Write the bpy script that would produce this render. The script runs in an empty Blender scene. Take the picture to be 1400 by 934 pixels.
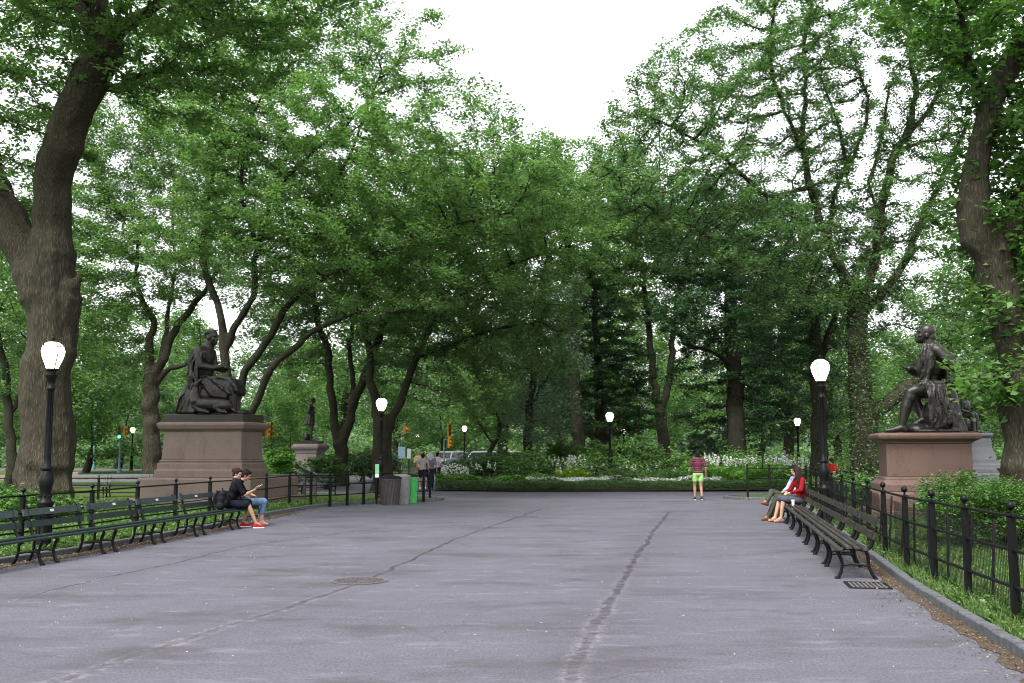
import bpy, bmesh, math, random
import numpy as np
from mathutils import Vector, Matrix
random.seed(7)
PI = math.pi
R = math.radians
sc = bpy.context.scene
COL = sc.collection
# ---------------------------------------------------------------- camera
F = 1361.0          # focal length in photograph pixels (1400 wide)
CH = 1.8
PITCH = math.atan(148.0 / F)
cam = bpy.data.cameras.new('camera'); camo = bpy.data.objects.new('camera', cam); COL.objects.link(camo)
camo.location = (0, 0, CH); camo.rotation_euler = (PI/2 + PITCH, 0, 0)
cam.sensor_width = 36.0; cam.lens = 36.0 * F / 1400.0
cam.clip_end = 3000; cam.clip_start = 0.1
sc.camera = camo
cp, sp = math.cos(PITCH), math.sin(PITCH)

def ray(x, y):
    a = (x - 700.0) / F; b = (467.0 - y) / F
    return Vector((a, cp - b * sp, sp + b * cp))
def G(x, y, z=0.0):
    d = ray(x, y); t = (z - CH) / d.z
    return Vector((d.x * t, d.y * t, z))
def W(x, y, Y):
    d = ray(x, y); t = Y / d.y
    return Vector((d.x * t, Y, CH + d.z * t))

# ---------------------------------------------------------------- object helpers
def link(o, parent=None):
    COL.objects.link(o)
    if parent is not None: o.parent = parent
    return o
def tag(o, label=None, cat=None, group=None, kind=None):
    if label: o['label'] = label
    if cat: o['category'] = cat
    if group: o['group'] = group
    if kind: o['kind'] = kind
    return o
def empty(name, loc=(0, 0, 0), rz=0.0, label=None, cat=None, group=None):
    o = bpy.data.objects.new(name, None); o.location = loc; o.rotation_euler = (0, 0, rz)
    o.empty_display_size = 0.2
    link(o); tag(o, label, cat, group)
    return o
def copy_tree(o, parent=None):
    c = o.copy(); COL.objects.link(c)
    if parent is not None: c.parent = parent
    for ch in [k for k in o.children]:
        copy_tree(ch, c)
    return c
def np_mesh(name, V, Fq, mat, parent=None, smooth=False, tint=None, loc=None):
    """V (n,3), Fq (m,k) all faces with k corners"""
    me = bpy.data.meshes.new(name)
    V = np.asarray(V, dtype=np.float32); Fq = np.asarray(Fq, dtype=np.int32)
    m, k = Fq.shape
    me.vertices.add(len(V)); me.vertices.foreach_set('co', V.ravel())
    me.loops.add(m * k); me.loops.foreach_set('vertex_index', Fq.ravel())
    me.polygons.add(m)
    me.polygons.foreach_set('loop_start', np.arange(0, m * k, k, dtype=np.int32))
    me.polygons.foreach_set('loop_total', np.full(m, k, dtype=np.int32))
    if smooth: me.polygons.foreach_set('use_smooth', np.ones(m, dtype=bool))
    me.update(calc_edges=True)
    if tint is not None:
        a = me.attributes.new('tint', 'FLOAT', 'FACE'); a.data.foreach_set('value', np.asarray(tint, dtype=np.float32))
    me.materials.append(mat)
    o = bpy.data.objects.new(name, me)
    if loc is not None: o.location = loc
    return link(o, parent)

class MB:
    def __init__(s): s.v = []; s.f = []
    def add(s, vs, fs):
        n = len(s.v); s.v += [Vector(v) for v in vs]; s.f += [tuple(i + n for i in f) for f in fs]; return s
    def box(s, x0, x1, y0, y1, z0, z1, M=None):
        vs = [Vector(p) for p in ((x0,y0,z0),(x1,y0,z0),(x1,y1,z0),(x0,y1,z0),(x0,y0,z1),(x1,y0,z1),(x1,y1,z1),(x0,y1,z1))]
        if M is not None: vs = [M @ v for v in vs]
        return s.add(vs, [(3,2,1,0),(4,5,6,7),(0,1,5,4),(1,2,6,5),(2,3,7,6),(3,0,4,7)])
    def cbox(s, x0, x1, y0, y1, z0, z1, b=0.01, M=None):
        """box with chamfered vertical and top edges"""
        prof = [(0, z0), (0, z1 - b), (b, z1)]
        rings = []
        for ins, z in prof:
            X0, X1, Y0, Y1 = x0 + ins, x1 - ins, y0 + ins, y1 - ins
            rings.append([(X0+b,Y0,z),(X1-b,Y0,z),(X1,Y0+b,z),(X1,Y1-b,z),(X1-b,Y1,z),(X0+b,Y1,z),(X0,Y1-b,z),(X0,Y0+b,z)])
        vs = [Vector(p) for r in rings for p in r]
        if M is not None: vs = [M @ v for v in vs]
        fs = [tuple(range(7, -1, -1)), tuple(range(16, 24))]
        for k in range(2):
            for i in range(8):
                j = (i + 1) % 8
                fs.append((k*8+i, k*8+j, k*8+8+j, k*8+8+i))
        return s.add(vs, fs)
    def tube(s, pts, rad, n=8, cap=True, flat=1.0, ref=None):
        pts = [Vector(p) for p in pts]
        if not hasattr(rad, '__len__'): rad = [rad] * len(pts)
        ref = Vector(ref) if ref is not None else None
        N = len(pts); vs = []; prev = None
        for i, p in enumerate(pts):
            t = (pts[min(i+1, N-1)] - pts[max(i-1, 0)])
            if t.length < 1e-9: t = Vector((0, 0, 1))
            t.normalize()
            if prev is None:
                r0 = ref if ref is not None else (Vector((0, 0, 1)) if abs(t.z) < .9 else Vector((1, 0, 0)))
            else: r0 = prev
            u = (r0 - t * r0.dot(t)); 
            if u.length < 1e-6: u = t.orthogonal()
            u.normalize(); w = t.cross(u); prev = u
            for k in range(n):
                a = 2 * PI * k / n + PI / n
                vs.append(p + (u * math.cos(a) * flat + w * math.sin(a)) * rad[i])
        fs = []
        for i in range(N - 1):
            for k in range(n):
                j = (k + 1) % n
                fs.append((i*n+k, i*n+j, (i+1)*n+j, (i+1)*n+k))
        if cap: fs += [tuple(range(n-1, -1, -1)), tuple(range((N-1)*n, N*n))]
        return s.add(vs, fs)
    def lathe(s, prof, n=16, c=(0, 0, 0), M=None, sx=1, sy=1):
        vs = []
        for r, z in prof:
            for k in range(n):
                a = 2 * PI * k / n + PI / n
                v = Vector((c[0] + r * math.cos(a) * sx, c[1] + r * math.sin(a) * sy, c[2] + z))
                vs.append(M @ v if M is not None else v)
        fs = []; N = len(prof)
        for i in range(N - 1):
            for k in range(n):
                j = (k + 1) % n
                fs.append((i*n+k, i*n+j, (i+1)*n+j, (i+1)*n+k))
        fs += [tuple(range(n-1, -1, -1)), tuple(range((N-1)*n, N*n))]
        return s.add(vs, fs)
    def ell(s, c, r, n=14, m=9, M=None):
        vs = []; c = Vector(c)
        if not hasattr(r, '__len__'): r = (r, r, r)
        for i in range(m + 1):
            th = PI * i / m
            for k in range(n):
                a = 2 * PI * k / n
                v = Vector((r[0]*math.sin(th)*math.cos(a), r[1]*math.sin(th)*math.sin(a), -r[2]*math.cos(th)))
                vs.append(c + (M @ v if M is not None else v))
        # collapse poles
        fs = []
        base = []
        for i in range(m):
            for k in range(n):
                j = (k + 1) % n
                fs.append((i*n+k, i*n+j, (i+1)*n+j, (i+1)*n+k))
        return s.add(vs, fs)
    def rect_lathe(s, prof, c=(0, 0, 0)):
        """prof: (half_x, half_y, z) closed rectangular stack"""
        vs = []
        for hx, hy, z in prof:
            vs += [(c[0]-hx, c[1]-hy, c[2]+z), (c[0]+hx, c[1]-hy, c[2]+z), (c[0]+hx, c[1]+hy, c[2]+z), (c[0]-hx, c[1]+hy, c[2]+z)]
        fs = []; N = len(prof)
        for i in range(N - 1):
            for k in range(4):
                j = (k + 1) % 4
                fs.append((i*4+k, i*4+j, (i+1)*4+j, (i+1)*4+k))
        fs += [(3, 2, 1, 0), tuple(range((N-1)*4, N*4))]
        return s.add(vs, fs)
    def build(s, name, mat, parent=None, smooth=False, loc=None, bevel=0, auto=None):
        me = bpy.data.meshes.new(name)
        me.from_pydata([tuple(v) for v in s.v], [], s.f); me.validate(); me.update()
        if smooth:
            me.polygons.foreach_set('use_smooth', np.ones(len(me.polygons), dtype=bool))
            try: me.set_sharp_from_angle(angle=R(auto if auto else 40))
            except Exception: pass
        me.materials.append(mat)
        o = bpy.data.objects.new(name, me)
        if loc is not None: o.location = loc
        link(o, parent)
        if bevel:
            b = o.modifiers.new('bevel', 'BEVEL'); b.width = bevel; b.segments = 2; b.limit_method = 'ANGLE'; b.angle_limit = R(35)
        return o

# ---------------------------------------------------------------- materials
def nodes(m):
    m.use_nodes = True
    nt = m.node_tree; nt.nodes.clear(); return nt, nt.nodes.new
def lk(nt, a, b): nt.links.new(a, b)
def ramp(nt, fac, stops):
    r = nt.nodes.new('ShaderNodeValToRGB'); e = r.color_ramp.elements
    while len(e) < len(stops): e.new(0.5)
    for el, (p, c) in zip(e, stops):
        el.position = p; el.color = (*c, 1) if len(c) == 3 else c
    if fac is not None: nt.links.new(fac, r.inputs[0])
    return r.outputs[0]
def noise(nt, vec, scale, detail=4, rough=.55, dist=0):
    n = nt.nodes.new('ShaderNodeTexNoise'); n.inputs['Scale'].default_value = scale
    n.inputs['Detail'].default_value = detail; n.inputs['Roughness'].default_value = rough
    n.inputs['Distortion'].default_value = dist
    if vec is not None: nt.links.new(vec, n.inputs['Vector'])
    return n.outputs['Fac']
def objcoord(nt, scale=(1, 1, 1)):
    t = nt.nodes.new('ShaderNodeTexCoord'); m = nt.nodes.new('ShaderNodeMapping')
    m.inputs['Scale'].default_value = scale; nt.links.new(t.outputs['Object'], m.inputs['Vector'])
    return m.outputs[0]
def mixc(nt, fac, a, b, mode='MIX'):
    m = nt.nodes.new('ShaderNodeMix'); m.data_type = 'RGBA'; m.blend_type = mode
    for sock, v in ((m.inputs[0], fac), (m.inputs[6], a), (m.inputs[7], b)):
        if isinstance(v, bpy.types.NodeSocket): nt.links.new(v, sock)
        elif isinstance(v, tuple): sock.default_value = (*v, 1)
        else: sock.default_value = v
    return m.outputs[2]
def math_(nt, op, a, b=None, c=None, clamp=False):
    m = nt.nodes.new('ShaderNodeMath'); m.operation = op; m.use_clamp = clamp
    for i, v in enumerate((a, b, c)):
        if v is None: continue
        if isinstance(v, bpy.types.NodeSocket): nt.links.new(v, m.inputs[i])
        else: m.inputs[i].default_value = v
    return m.outputs[0]
def finish(nt, color, rough=.6, metal=0.0, bump=None, bstr=.3, bdist=.01, spec=.5):
    p = nt.nodes.new('ShaderNodeBsdfPrincipled'); o = nt.nodes.new('ShaderNodeOutputMaterial')
    for nm, v in (('Base Color', color), ('Roughness', rough), ('Metallic', metal), ('Specular IOR Level', spec)):
        if isinstance(v, bpy.types.NodeSocket): nt.links.new(v, p.inputs[nm])
        elif isinstance(v, tuple): p.inputs[nm].default_value = (*v, 1)
        else: p.inputs[nm].default_value = v
    if bump is not None:
        b = nt.nodes.new('ShaderNodeBump'); b.inputs['Strength'].default_value = bstr; b.inputs['Distance'].default_value = bdist
        nt.links.new(bump, b.inputs['Height']); nt.links.new(b.outputs[0], p.inputs['Normal'])
    nt.links.new(p.outputs[0], o.inputs[0]); return p
def plain(name, c, rough=.6, metal=0, var=.15, scale=8, bump=0, spec=.5):
    m = bpy.data.materials.new(name); nt, N = nodes(m)
    v = objcoord(nt); n = noise(nt, v, scale, 4)
    lo = tuple(max(0, x * (1 - var)) for x in c); hi = tuple(x * (1 + var) for x in c)
    col = ramp(nt, n, [(.3, lo), (.7, hi)])
    finish(nt, col, rough, metal, n if bump else None, bump, .01, spec); return m
def leafmat(name, stops, trans=.35, rough=.45, tcol=None):
    """stops: list of base colours; per-leaf random tint attribute picks one"""
    m = bpy.data.materials.new(name); nt, N = nodes(m)
    a = N('ShaderNodeAttribute'); a.attribute_name = 'tint'
    col = ramp(nt, a.outputs['Fac'], [(i / (len(stops) - 1), c) for i, c in enumerate(stops)])
    p = N('ShaderNodeBsdfPrincipled'); lk(nt, col, p.inputs['Base Color']); p.inputs['Roughness'].default_value = rough
    p.inputs['Specular IOR Level'].default_value = .45
    t = N('ShaderNodeBsdfTranslucent')
    tc = mixc(nt, 1.0, col, (1.0, 1.4, .6), 'MULTIPLY'); lk(nt, tc, t.inputs[0])
    mx = N('ShaderNodeMixShader'); mx.inputs[0].default_value = trans
    lk(nt, p.outputs[0], mx.inputs[1]); lk(nt, t.outputs[0], mx.inputs[2])
    o = N('ShaderNodeOutputMaterial'); lk(nt, mx.outputs[0], o.inputs[0]); return m
def barkmat(name, dark, light, sc_=1.0, bstr=.8):
    m = bpy.data.materials.new(name); nt, N = nodes(m)
    v = objcoord(nt, (9 * sc_, 9 * sc_, 1.2 * sc_))
    n1 = noise(nt, v, 1.6, 7, .72, .9)
    vo = N('ShaderNodeTexVoronoi'); vo.feature = 'DISTANCE_TO_EDGE'; vo.inputs['Scale'].default_value = 1.5
    v2 = objcoord(nt, (13 * sc_, 13 * sc_, 2.0 * sc_)); vo.inputs['Randomness'].default_value = 1.0
    nd = N('ShaderNodeTexNoise'); nd.inputs['Scale'].default_value = 1.2; nd.inputs['Detail'].default_value = 4; lk(nt, v2, nd.inputs['Vector'])
    vm = N('ShaderNodeVectorMath'); vm.operation = 'MULTIPLY_ADD'; lk(nt, nd.outputs['Color'], vm.inputs[0]); vm.inputs[1].default_value = (1.1, 1.1, 1.1); lk(nt, v2, vm.inputs[2]); lk(nt, vm.outputs[0], vo.inputs['Vector'])
    h = math_(nt, 'MULTIPLY', math_(nt, 'MINIMUM', vo.outputs['Distance'], .35), 2.2)
    h2 = math_(nt, 'ADD', math_(nt, 'MULTIPLY', h, .38), math_(nt, 'MULTIPLY', n1, .75))
    big = noise(nt, objcoord(nt, (1, 1, .5)), 1.3, 3)
    c1 = ramp(nt, h2, [(.28, tuple(x * .25 for x in dark)), (.5, dark), (.8, light)])
    c2 = mixc(nt, math_(nt, 'MULTIPLY', big, .5), c1, (.07, .075, .045))
    finish(nt, c2, .92, 0, h2, bstr, .05, .12); return m
def emit(name, c, s):
    m = bpy.data.materials.new(name); nt, N = nodes(m)
    e = N('ShaderNodeEmission'); e.inputs[0].default_value = (*c, 1); e.inputs[1].default_value = s
    o = N('ShaderNodeOutputMaterial'); lk(nt, e.outputs[0], o.inputs[0]); return m

# ---------------------------------------------------------------- world and light
wd = bpy.data.worlds.new('World'); sc.world = wd; wd.use_nodes = True
nt = wd.node_tree; nt.nodes.clear()
SUN_EL, SUN_AZ = R(55), R(205)
sky = nt.nodes.new('ShaderNodeTexSky'); sky.sky_type = 'NISHITA'; sky.sun_disc = False
sky.sun_elevation = SUN_EL; sky.sun_rotation = SUN_AZ
sky.air_density = 1.0; sky.dust_density = 3.0; sky.ozone_density = 1.0
hs = nt.nodes.new('ShaderNodeHueSaturation'); hs.inputs['Saturation'].default_value = .14
bg = nt.nodes.new('ShaderNodeBackground'); bg.inputs[1].default_value = .14
wo = nt.nodes.new('ShaderNodeOutputWorld')
nt.links.new(sky.outputs[0], hs.inputs['Color']); nt.links.new(hs.outputs[0], bg.inputs[0]); nt.links.new(bg.outputs[0], wo.inputs[0])
sl = bpy.data.lights.new('sun', 'SUN'); sl.energy = 1.5; sl.angle = R(18); sl.color = (1, .96, .92)
so = bpy.data.objects.new('sun', sl); COL.objects.link(so)
# nishita: rotation 0 -> sun towards +Y, clockwise seen from above
sd = Vector((math.sin(SUN_AZ) * math.cos(SUN_EL), math.cos(SUN_AZ) * math.cos(SUN_EL), math.sin(SUN_EL)))
so.rotation_euler = sd.to_track_quat('Z', 'Y').to_euler(); so.location = (0, -20, 40)
sc.view_settings.view_transform = 'Standard'; sc.view_settings.look = 'None'
sc.view_settings.gamma = 1.0; sc.view_settings.use_curve_mapping = False
sc.view_settings.exposure = 1.7
c = sc.cycles
c.max_bounces = 6; c.diffuse_bounces = 4; c.glossy_bounces = 2; c.transmission_bounces = 3; c.transparent_max_bounces = 4
c.use_denoising = True; c.denoiser = 'OPENIMAGEDENOISE'; c.sample_clamp_indirect = 6.0
c.caustics_reflective = False; c.caustics_refractive = False
c.use_adaptive_sampling = True; c.adaptive_threshold = .012
sc.render.use_persistent_data = False
sc.render.filter_size = 1.0
sc.cycles.pixel_filter_type = 'BLACKMAN_HARRIS'; sc.cycles.filter_width = 1.05
try: c.denoising_prefilter = 'ACCURATE'; c.denoising_input_passes = 'RGB_ALBEDO_NORMAL'
except Exception: pass
# ---------------------------------------------------------------- ground
# kerb polylines (world metres)
KR = [(3.9, 2.0), (4.02, 5.5), (4.12, 7.2), (4.34, 8.45), (4.67, 10.42), (5.18, 13.3), (5.77, 16.05), (6.16, 17.9), (7.05, 22), (8.0, 26.4), (9.1, 31.5), (9.6, 34.6), (9.2, 35.9), (8.2, 36.35), (7.9, 37.6), (9.5, 39.3), (14, 40.2), (40, 41)]
KL = [(-9.9, 2.0), (-9.4, 8), (-8.75, 12.5), (-8.1, 15.8), (-7.5, 18.4), (-7.1, 21.3), (-6.75, 25), (-6.55, 28.4), (-6.1, 31.4), (-5.4, 32.9), (-4.4, 33.9), (-3.3, 34.9), (-2.5, 35.9), (-2.7, 37.2), (-4.2, 38.6), (-7.5, 40.4), (-10.5, 43.5), (-14, 48.5), (-20, 55), (-40, 60)]
def spline(P, n=6):
    out = []
    for i in range(len(P) - 1):
        p0 = Vector(P[max(i-1, 0)]); p1 = Vector(P[i]); p2 = Vector(P[i+1]); p3 = Vector(P[min(i+2, len(P)-1)])
        for k in range(n):
            t = k / n
            out.append(0.5 * ((2*p1) + (-p0+p2)*t + (2*p0-5*p1+4*p2-p3)*t*t + (-p0+3*p1-3*p2+p3)*t*t*t))
    out.append(Vector(P[-1])); return out
SKR, SKL = spline(KR), spline(KL)
def poly_sheet(name, pts, z, mat, kind='structure', thick=0):
    bm = bmesh.new(); vs = [bm.verts.new((p[0], p[1], z)) for p in pts]
    f = bm.faces.new(vs)
    if f.normal.z < 0: f.normal_flip()
    bmesh.ops.triangulate(bm, faces=[f])
    bm.normal_update()
    for q in bm.faces:
        if q.normal.z < 0: q.normal_flip()
    me = bpy.data.meshes.new(name); bm.to_mesh(me); bm.free(); me.materials.append(mat)
    o = bpy.data.objects.new(name, me); link(o)
    if kind: o['kind'] = kind
    return o
# asphalt -----------------------------------------------------------------
def seam_mask(nt, vec, pts, w0):
    """soft mask of the distance to a polyline on the ground"""
    N = nt.nodes.new; best = None
    sep = N('ShaderNodeSeparateXYZ'); lk(nt, vec, sep.inputs[0])
    for (ax, ay), (bx, by) in zip(pts[:-1], pts[1:]):
        dx, dy = bx - ax, by - ay; L2 = dx*dx + dy*dy
        px = math_(nt, 'SUBTRACT', sep.outputs[0], ax); py = math_(nt, 'SUBTRACT', sep.outputs[1], ay)
        t = math_(nt, 'DIVIDE', math_(nt, 'ADD', math_(nt, 'MULTIPLY', px, dx), math_(nt, 'MULTIPLY', py, dy)), L2, clamp=True)
        qx = math_(nt, 'SUBTRACT', px, math_(nt, 'MULTIPLY', t, dx)); qy = math_(nt, 'SUBTRACT', py, math_(nt, 'MULTIPLY', t, dy))
        d = math_(nt, 'SQRT', math_(nt, 'ADD', math_(nt, 'MULTIPLY', qx, qx), math_(nt, 'MULTIPLY', qy, qy)))
        best = d if best is None else math_(nt, 'MINIMUM', best, d)
    return math_(nt, 'SUBTRACT', 1.0, math_(nt, 'DIVIDE', best, w0), clamp=True)
def asphalt():
    m = bpy.data.materials.new('worn_asphalt'); nt, N = nodes(m)
    v = objcoord(nt)
    # wobble the coordinates so that the seams run raggedly
    nn = N('ShaderNodeTexNoise'); nn.inputs['Scale'].default_value = 1.1; nn.inputs['Detail'].default_value = 7; nn.inputs['Roughness'].default_value = .7
    lk(nt, v, nn.inputs['Vector'])
    va = N('ShaderNodeVectorMath'); va.operation = 'SUBTRACT'; lk(nt, nn.outputs['Color'], va.inputs[0]); va.inputs[1].default_value = (.5, .5, .5)
    vb = N('ShaderNodeVectorMath'); vb.operation = 'SCALE'; lk(nt, va.outputs[0], vb.inputs[0]); vb.inputs['Scale'].default_value = .34
    vc = N('ShaderNodeVectorMath'); vc.operation = 'ADD'; lk(nt, v, vc.inputs[0]); lk(nt, vb.outputs[0], vc.inputs[1])
    gp = lambda L: [tuple(G(x, y).xy) for x, y in L]
    s1 = gp([(765, 960), (800, 880), (840, 810), (868, 765), (895, 725), (915, 700)])
    s2 = gp([(20, 950), (150, 908), (300, 860), (440, 815), (520, 785), (620, 738), (740, 696)])
    s3 = gp([(20, 822), (130, 792), (240, 770), (330, 747), (420, 735), (520, 722)])
    s4 = gp([(870, 757), (960, 762), (1060, 756), (1110, 748)])
    n_f = noise(nt, v, 38, 4, .8); n_m = noise(nt, v, 5, 5, .6); n_l = noise(nt, objcoord(nt, (.45, 1, 1)), .5, 6, .68)
    n_s = noise(nt, v, 95, 3, .75)
    base = ramp(nt, n_l, [(.32, (.085, .083, .10)), (.5, (.15, .147, .172)), (.68, (.225, .22, .255))])
    base = mixc(nt, .5, base, ramp(nt, n_m, [(.3, (.10, .098, .115)), (.7, (.2, .195, .225))]))
    base = mixc(nt, .55, base, ramp(nt, n_f, [(.36, (.05, .048, .055)), (.64, (.30, .295, .33))]))
    gr = ramp(nt, n_s, [(.60, (0, 0, 0)), (.68, (1, 1, 1))])
    base = mixc(nt, math_(nt, 'MULTIPLY', gr, .6), base, (.42, .41, .42))
    sy_ = N('ShaderNodeSeparateXYZ'); lk(nt, v, sy_.inputs[0])
    far_ = math_(nt, 'DIVIDE', math_(nt, 'SUBTRACT', sy_.outputs[1], 8.5), 7.0, clamp=True)
    near_ = math_(nt, 'SUBTRACT', 1.0, far_)
    brk = noise(nt, v, 2.6, 6, .8); crumb = noise(nt, v, 8, 6, .85, .6)
    for s, w, dk in ((s1, .15, 1.0), (s2, .13, 1.05), (s3, .10, 1.0), (s4, .08, .8)):
        wide = seam_mask(nt, vc.outputs[0], s, w * 5)
        base = mixc(nt, math_(nt, 'MULTIPLY', math_(nt, 'MULTIPLY', wide, .5), n_m), base, (.085, .08, .085))
        mk = seam_mask(nt, vc.outputs[0], s, w)
        pale = math_(nt, 'MULTIPLY', math_(nt, 'MULTIPLY', mk, 2.0, clamp=True), ramp(nt, crumb, [(.46, (0, 0, 0)), (.56, (1, 1, 1))]))
        base = mixc(nt, math_(nt, 'MULTIPLY', pale, math_(nt, 'ADD', math_(nt, 'MULTIPLY', near_, .42), .14)), base, (.42, .40, .41))
        core = math_(nt, 'MULTIPLY', math_(nt, 'MULTIPLY', seam_mask(nt, vc.outputs[0], s, w * .42), 2.2, clamp=True), ramp(nt, brk, [(.44, (1, 1, 1)), (.66, (.3, .3, .3))]))
        base = mixc(nt, math_(nt, 'MULTIPLY', core, math_(nt, 'ADD', math_(nt, 'MULTIPLY', far_, dk * .5), dk * .38)), base, (.035, .03, .032))
    # fine branching cracks
    vo = N('ShaderNodeTexVoronoi'); vo.feature = 'DISTANCE_TO_EDGE'; vo.inputs['Scale'].default_value = .42; lk(nt, vc.outputs[0], vo.inputs['Vector'])
    ck = ramp(nt, vo.outputs['Distance'], [(0, (1, 1, 1)), (.006, (.6, .6, .6)), (.012, (0, 0, 0))])
    ck = math_(nt, 'MULTIPLY', ck, ramp(nt, noise(nt, v, .35, 3), [(.5, (0, 0, 0)), (.60, (.3, .3, .3))]))
    base = mixc(nt, ck, base, (.05, .047, .05))
    sc1 = ramp(nt, noise(nt, objcoord(nt, (.6, 2.2, 1)), 1.5, 7, .8), [(.54, (0, 0, 0)), (.66, (1, 1, 1))])
    base = mixc(nt, math_(nt, 'MULTIPLY', sc1, .5), base, (.33, .325, .35))
    # damp brownish patches
    pt = ramp(nt, noise(nt, objcoord(nt, (.5, 1, 1)), .9, 6, .7), [(.50, (0, 0, 0)), (.66, (1, 1, 1))])
    base = mixc(nt, math_(nt, 'MULTIPLY', pt, .7), base, (.085, .078, .078))
    base = mixc(nt, 1.0, base, (.48, .48, .525), 'MULTIPLY')
    h = math_(nt, 'ADD', n_f, math_(nt, 'MULTIPLY', n_m, .6))
    finish(nt, base, .82, 0, h, .35, .012, .35); return m
M_ASPH = asphalt()
def lawnmat():
    m = bpy.data.materials.new('lawn_soil'); nt, N = nodes(m)
    v = objcoord(nt); a = noise(nt, v, 1.2, 6, .65); b = noise(nt, v, 22, 4, .7)
    col = ramp(nt, a, [(.3, (.035, .055, .014)), (.55, (.05, .085, .018)), (.75, (.075, .066, .035))])
    col = mixc(nt, .5, col, ramp(nt, b, [(.3, (.018, .032, .008)), (.7, (.085, .13, .03))]))
    finish(nt, col, .95, 0, b, .6, .04, .1); return m
M_LAWN = lawnmat()
def dirtmat():
    m = bpy.data.materials.new('leaf_mould'); nt, N = nodes(m)
    v = objcoord(nt); a = noise(nt, v, 3, 6, .7); b = noise(nt, v, 45, 4, .75)
    col = ramp(nt, b, [(.3, (.035, .026, .02)), (.55, (.085, .062, .047)), (.75, (.17, .14, .11))])
    p = finish(nt, col, .95, 0, b, .6, .03, .1)
    # ragged edge over the asphalt: real holes in the litter layer
    return m
M_DIRT = dirtmat()
M_KERB = plain('kerb_stone', (.075, .08, .09), .8, var=.35, scale=14, bump=.3)
gm = MB(); gm.add([(-900, -60, -.03), (900, -60, -.03), (900, 1500, -.03), (-900, 1500, -.03)], [(0, 1, 2, 3)])
g = gm.build('ground', M_LAWN); g['kind'] = 'structure'
# plaza and crossing path
ppts = [(p.x, p.y) for p in SKR] + [(60, 41.5), (60, 52), (30, 46.5), (12, 43.6), (0, 43.2), (-2.4, 43.9), (-2.4, 54), (-3.4, 66), (-14, 68), (-40, 70), (-40, 60.5)] + [(p.x, p.y) for p in reversed(SKL)]
poly_sheet('plaza', ppts, 0.0, M_ASPH)
# lawns, raised behind the kerb
def offset(S, d):
    out = []
    for i, p in enumerate(S):
        t = (S[min(i+1, len(S)-1)] - S[max(i-1, 0)]).normalized()
        out.append(p + Vector((t.y, -t.x)) * d)
    return out
LR = offset(SKR, .12); LL = offset(SKL, -.12)
poly_sheet('lawn', [(p.x, p.y) for p in LR] + [(60, 41.2), (60, -10), (5, -10)], .055, M_LAWN)
poly_sheet('lawn', [(p.x, p.y) for p in LL] + [(-60, 62), (-60, -10), (-10.5, -10)], .055, M_LAWN)
def kerb(S, side, name):
    mb = MB(); acc = 0; O = offset(S, side * .12)
    for i in range(len(S) - 1):
        a, b, c_, d = S[i], S[i+1], O[i+1], O[i]
        L = (b - a).length
        n = max(1, round(L / 1.2))
        for k in range(n):
            g0, g1 = k / n + .006 / L, (k + 1) / n - .006 / L
            P = [a.lerp(b, g0), a.lerp(b, g1), d.lerp(c_, g1), d.lerp(c_, g0)]
            dz = random.uniform(-.006, .006); h = .105 + dz
            ins = [P[0].lerp(P[3], .1), P[1].lerp(P[2], .1), P[2].lerp(P[1], .1), P[3].lerp(P[0], .1)]
            vs = [(p.x, p.y, -.02) for p in P] + [(p.x, p.y, h - .015) for p in P] + [(p.x, p.y, h) for p in ins]
            fs = []
            for q in range(2):
                for j in range(4):
                    jj = (j + 1) % 4; fs.append((q*4+j, q*4+jj, q*4+4+jj, q*4+4+j))
            fs.append((8, 9, 10, 11))
            mb.add(vs, fs)
    o = mb.build(name, M_KERB); o['kind'] = 'structure'; return o
kerb(SKR, 1, 'kerb'); kerb(SKL, -1, 'kerb')
# leaf mould strips under the benches
def strip(S, d0, d1, z, i0, i1, name, mat):
    A, B = offset(S, d0), offset(S, d1)
    rnd = random.Random(3)
    a = A[i0:i1]; b = [p + Vector((rnd.uniform(-.09, .09), 0)) for p in B[i0:i1]]
    return poly_sheet(name, [(p.x, p.y) for p in a] + [(p.x, p.y) for p in reversed(b)], z, mat)
strip(SKR, -.002, -.2, .005, 10, 62, 'dirt_strip', M_DIRT)
strip(SKL, .002, .36, .005, 10, 44, 'dirt_strip', M_DIRT)
# worn pale paving line in front of the bed
M_BAND = plain('pale_paving', (.10, .097, .105), .8, var=.25, scale=5, bump=.2)
poly_sheet('paving_band', [(-2.4, 36.0), (8.1, 36.4), (8.05, 36.75), (-2.55, 36.35)], .004, M_BAND)
# sloping bank of the flower bed
FRONT = [(-3.5, 44.1), (0, 43.5), (4, 43.5), (8, 43.8), (12, 44.1), (18, 45.2), (24, 47), (30, 50)]
BED = [(-4, 60), (-2.9, 53), (-3.1, 48), (-3.4, 45.4), (-3.5, 44.1), (0, 43.5), (4, 43.5), (8, 43.8), (12, 44.1), (18, 45.2), (24, 47), (30, 50), (32, 60), (20, 78), (5, 82), (-3, 76)]
def bedz(x, y):
    # rises gently towards the middle
    d = min(1.0, max(0, (y - 43.6) / 22.0)) * min(1.0, max(0, (88 - y) / 15.0))
    return .05 + .35 * d
mb = MB(); nx, ny = 36, 36
for j in range(ny + 1):
    for i in range(nx + 1):
        pass
bm = bmesh.new(); vs = [bm.verts.new((x, y, 0)) for x, y in BED]; f = bm.faces.new(vs)
bmesh.ops.triangulate(bm, faces=[f]); bmesh.ops.subdivide_edges(bm, edges=bm.edges, cuts=7, use_grid_fill=True)
for v_ in bm.verts: v_.co.z = bedz(v_.co.x, v_.co.y)
bm.normal_update()
for q in bm.faces:
    if q.normal.z < 0: q.normal_flip()
me = bpy.data.meshes.new('flower_bed_soil'); bm.to_mesh(me); bm.free(); me.materials.append(M_DIRT)
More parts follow.
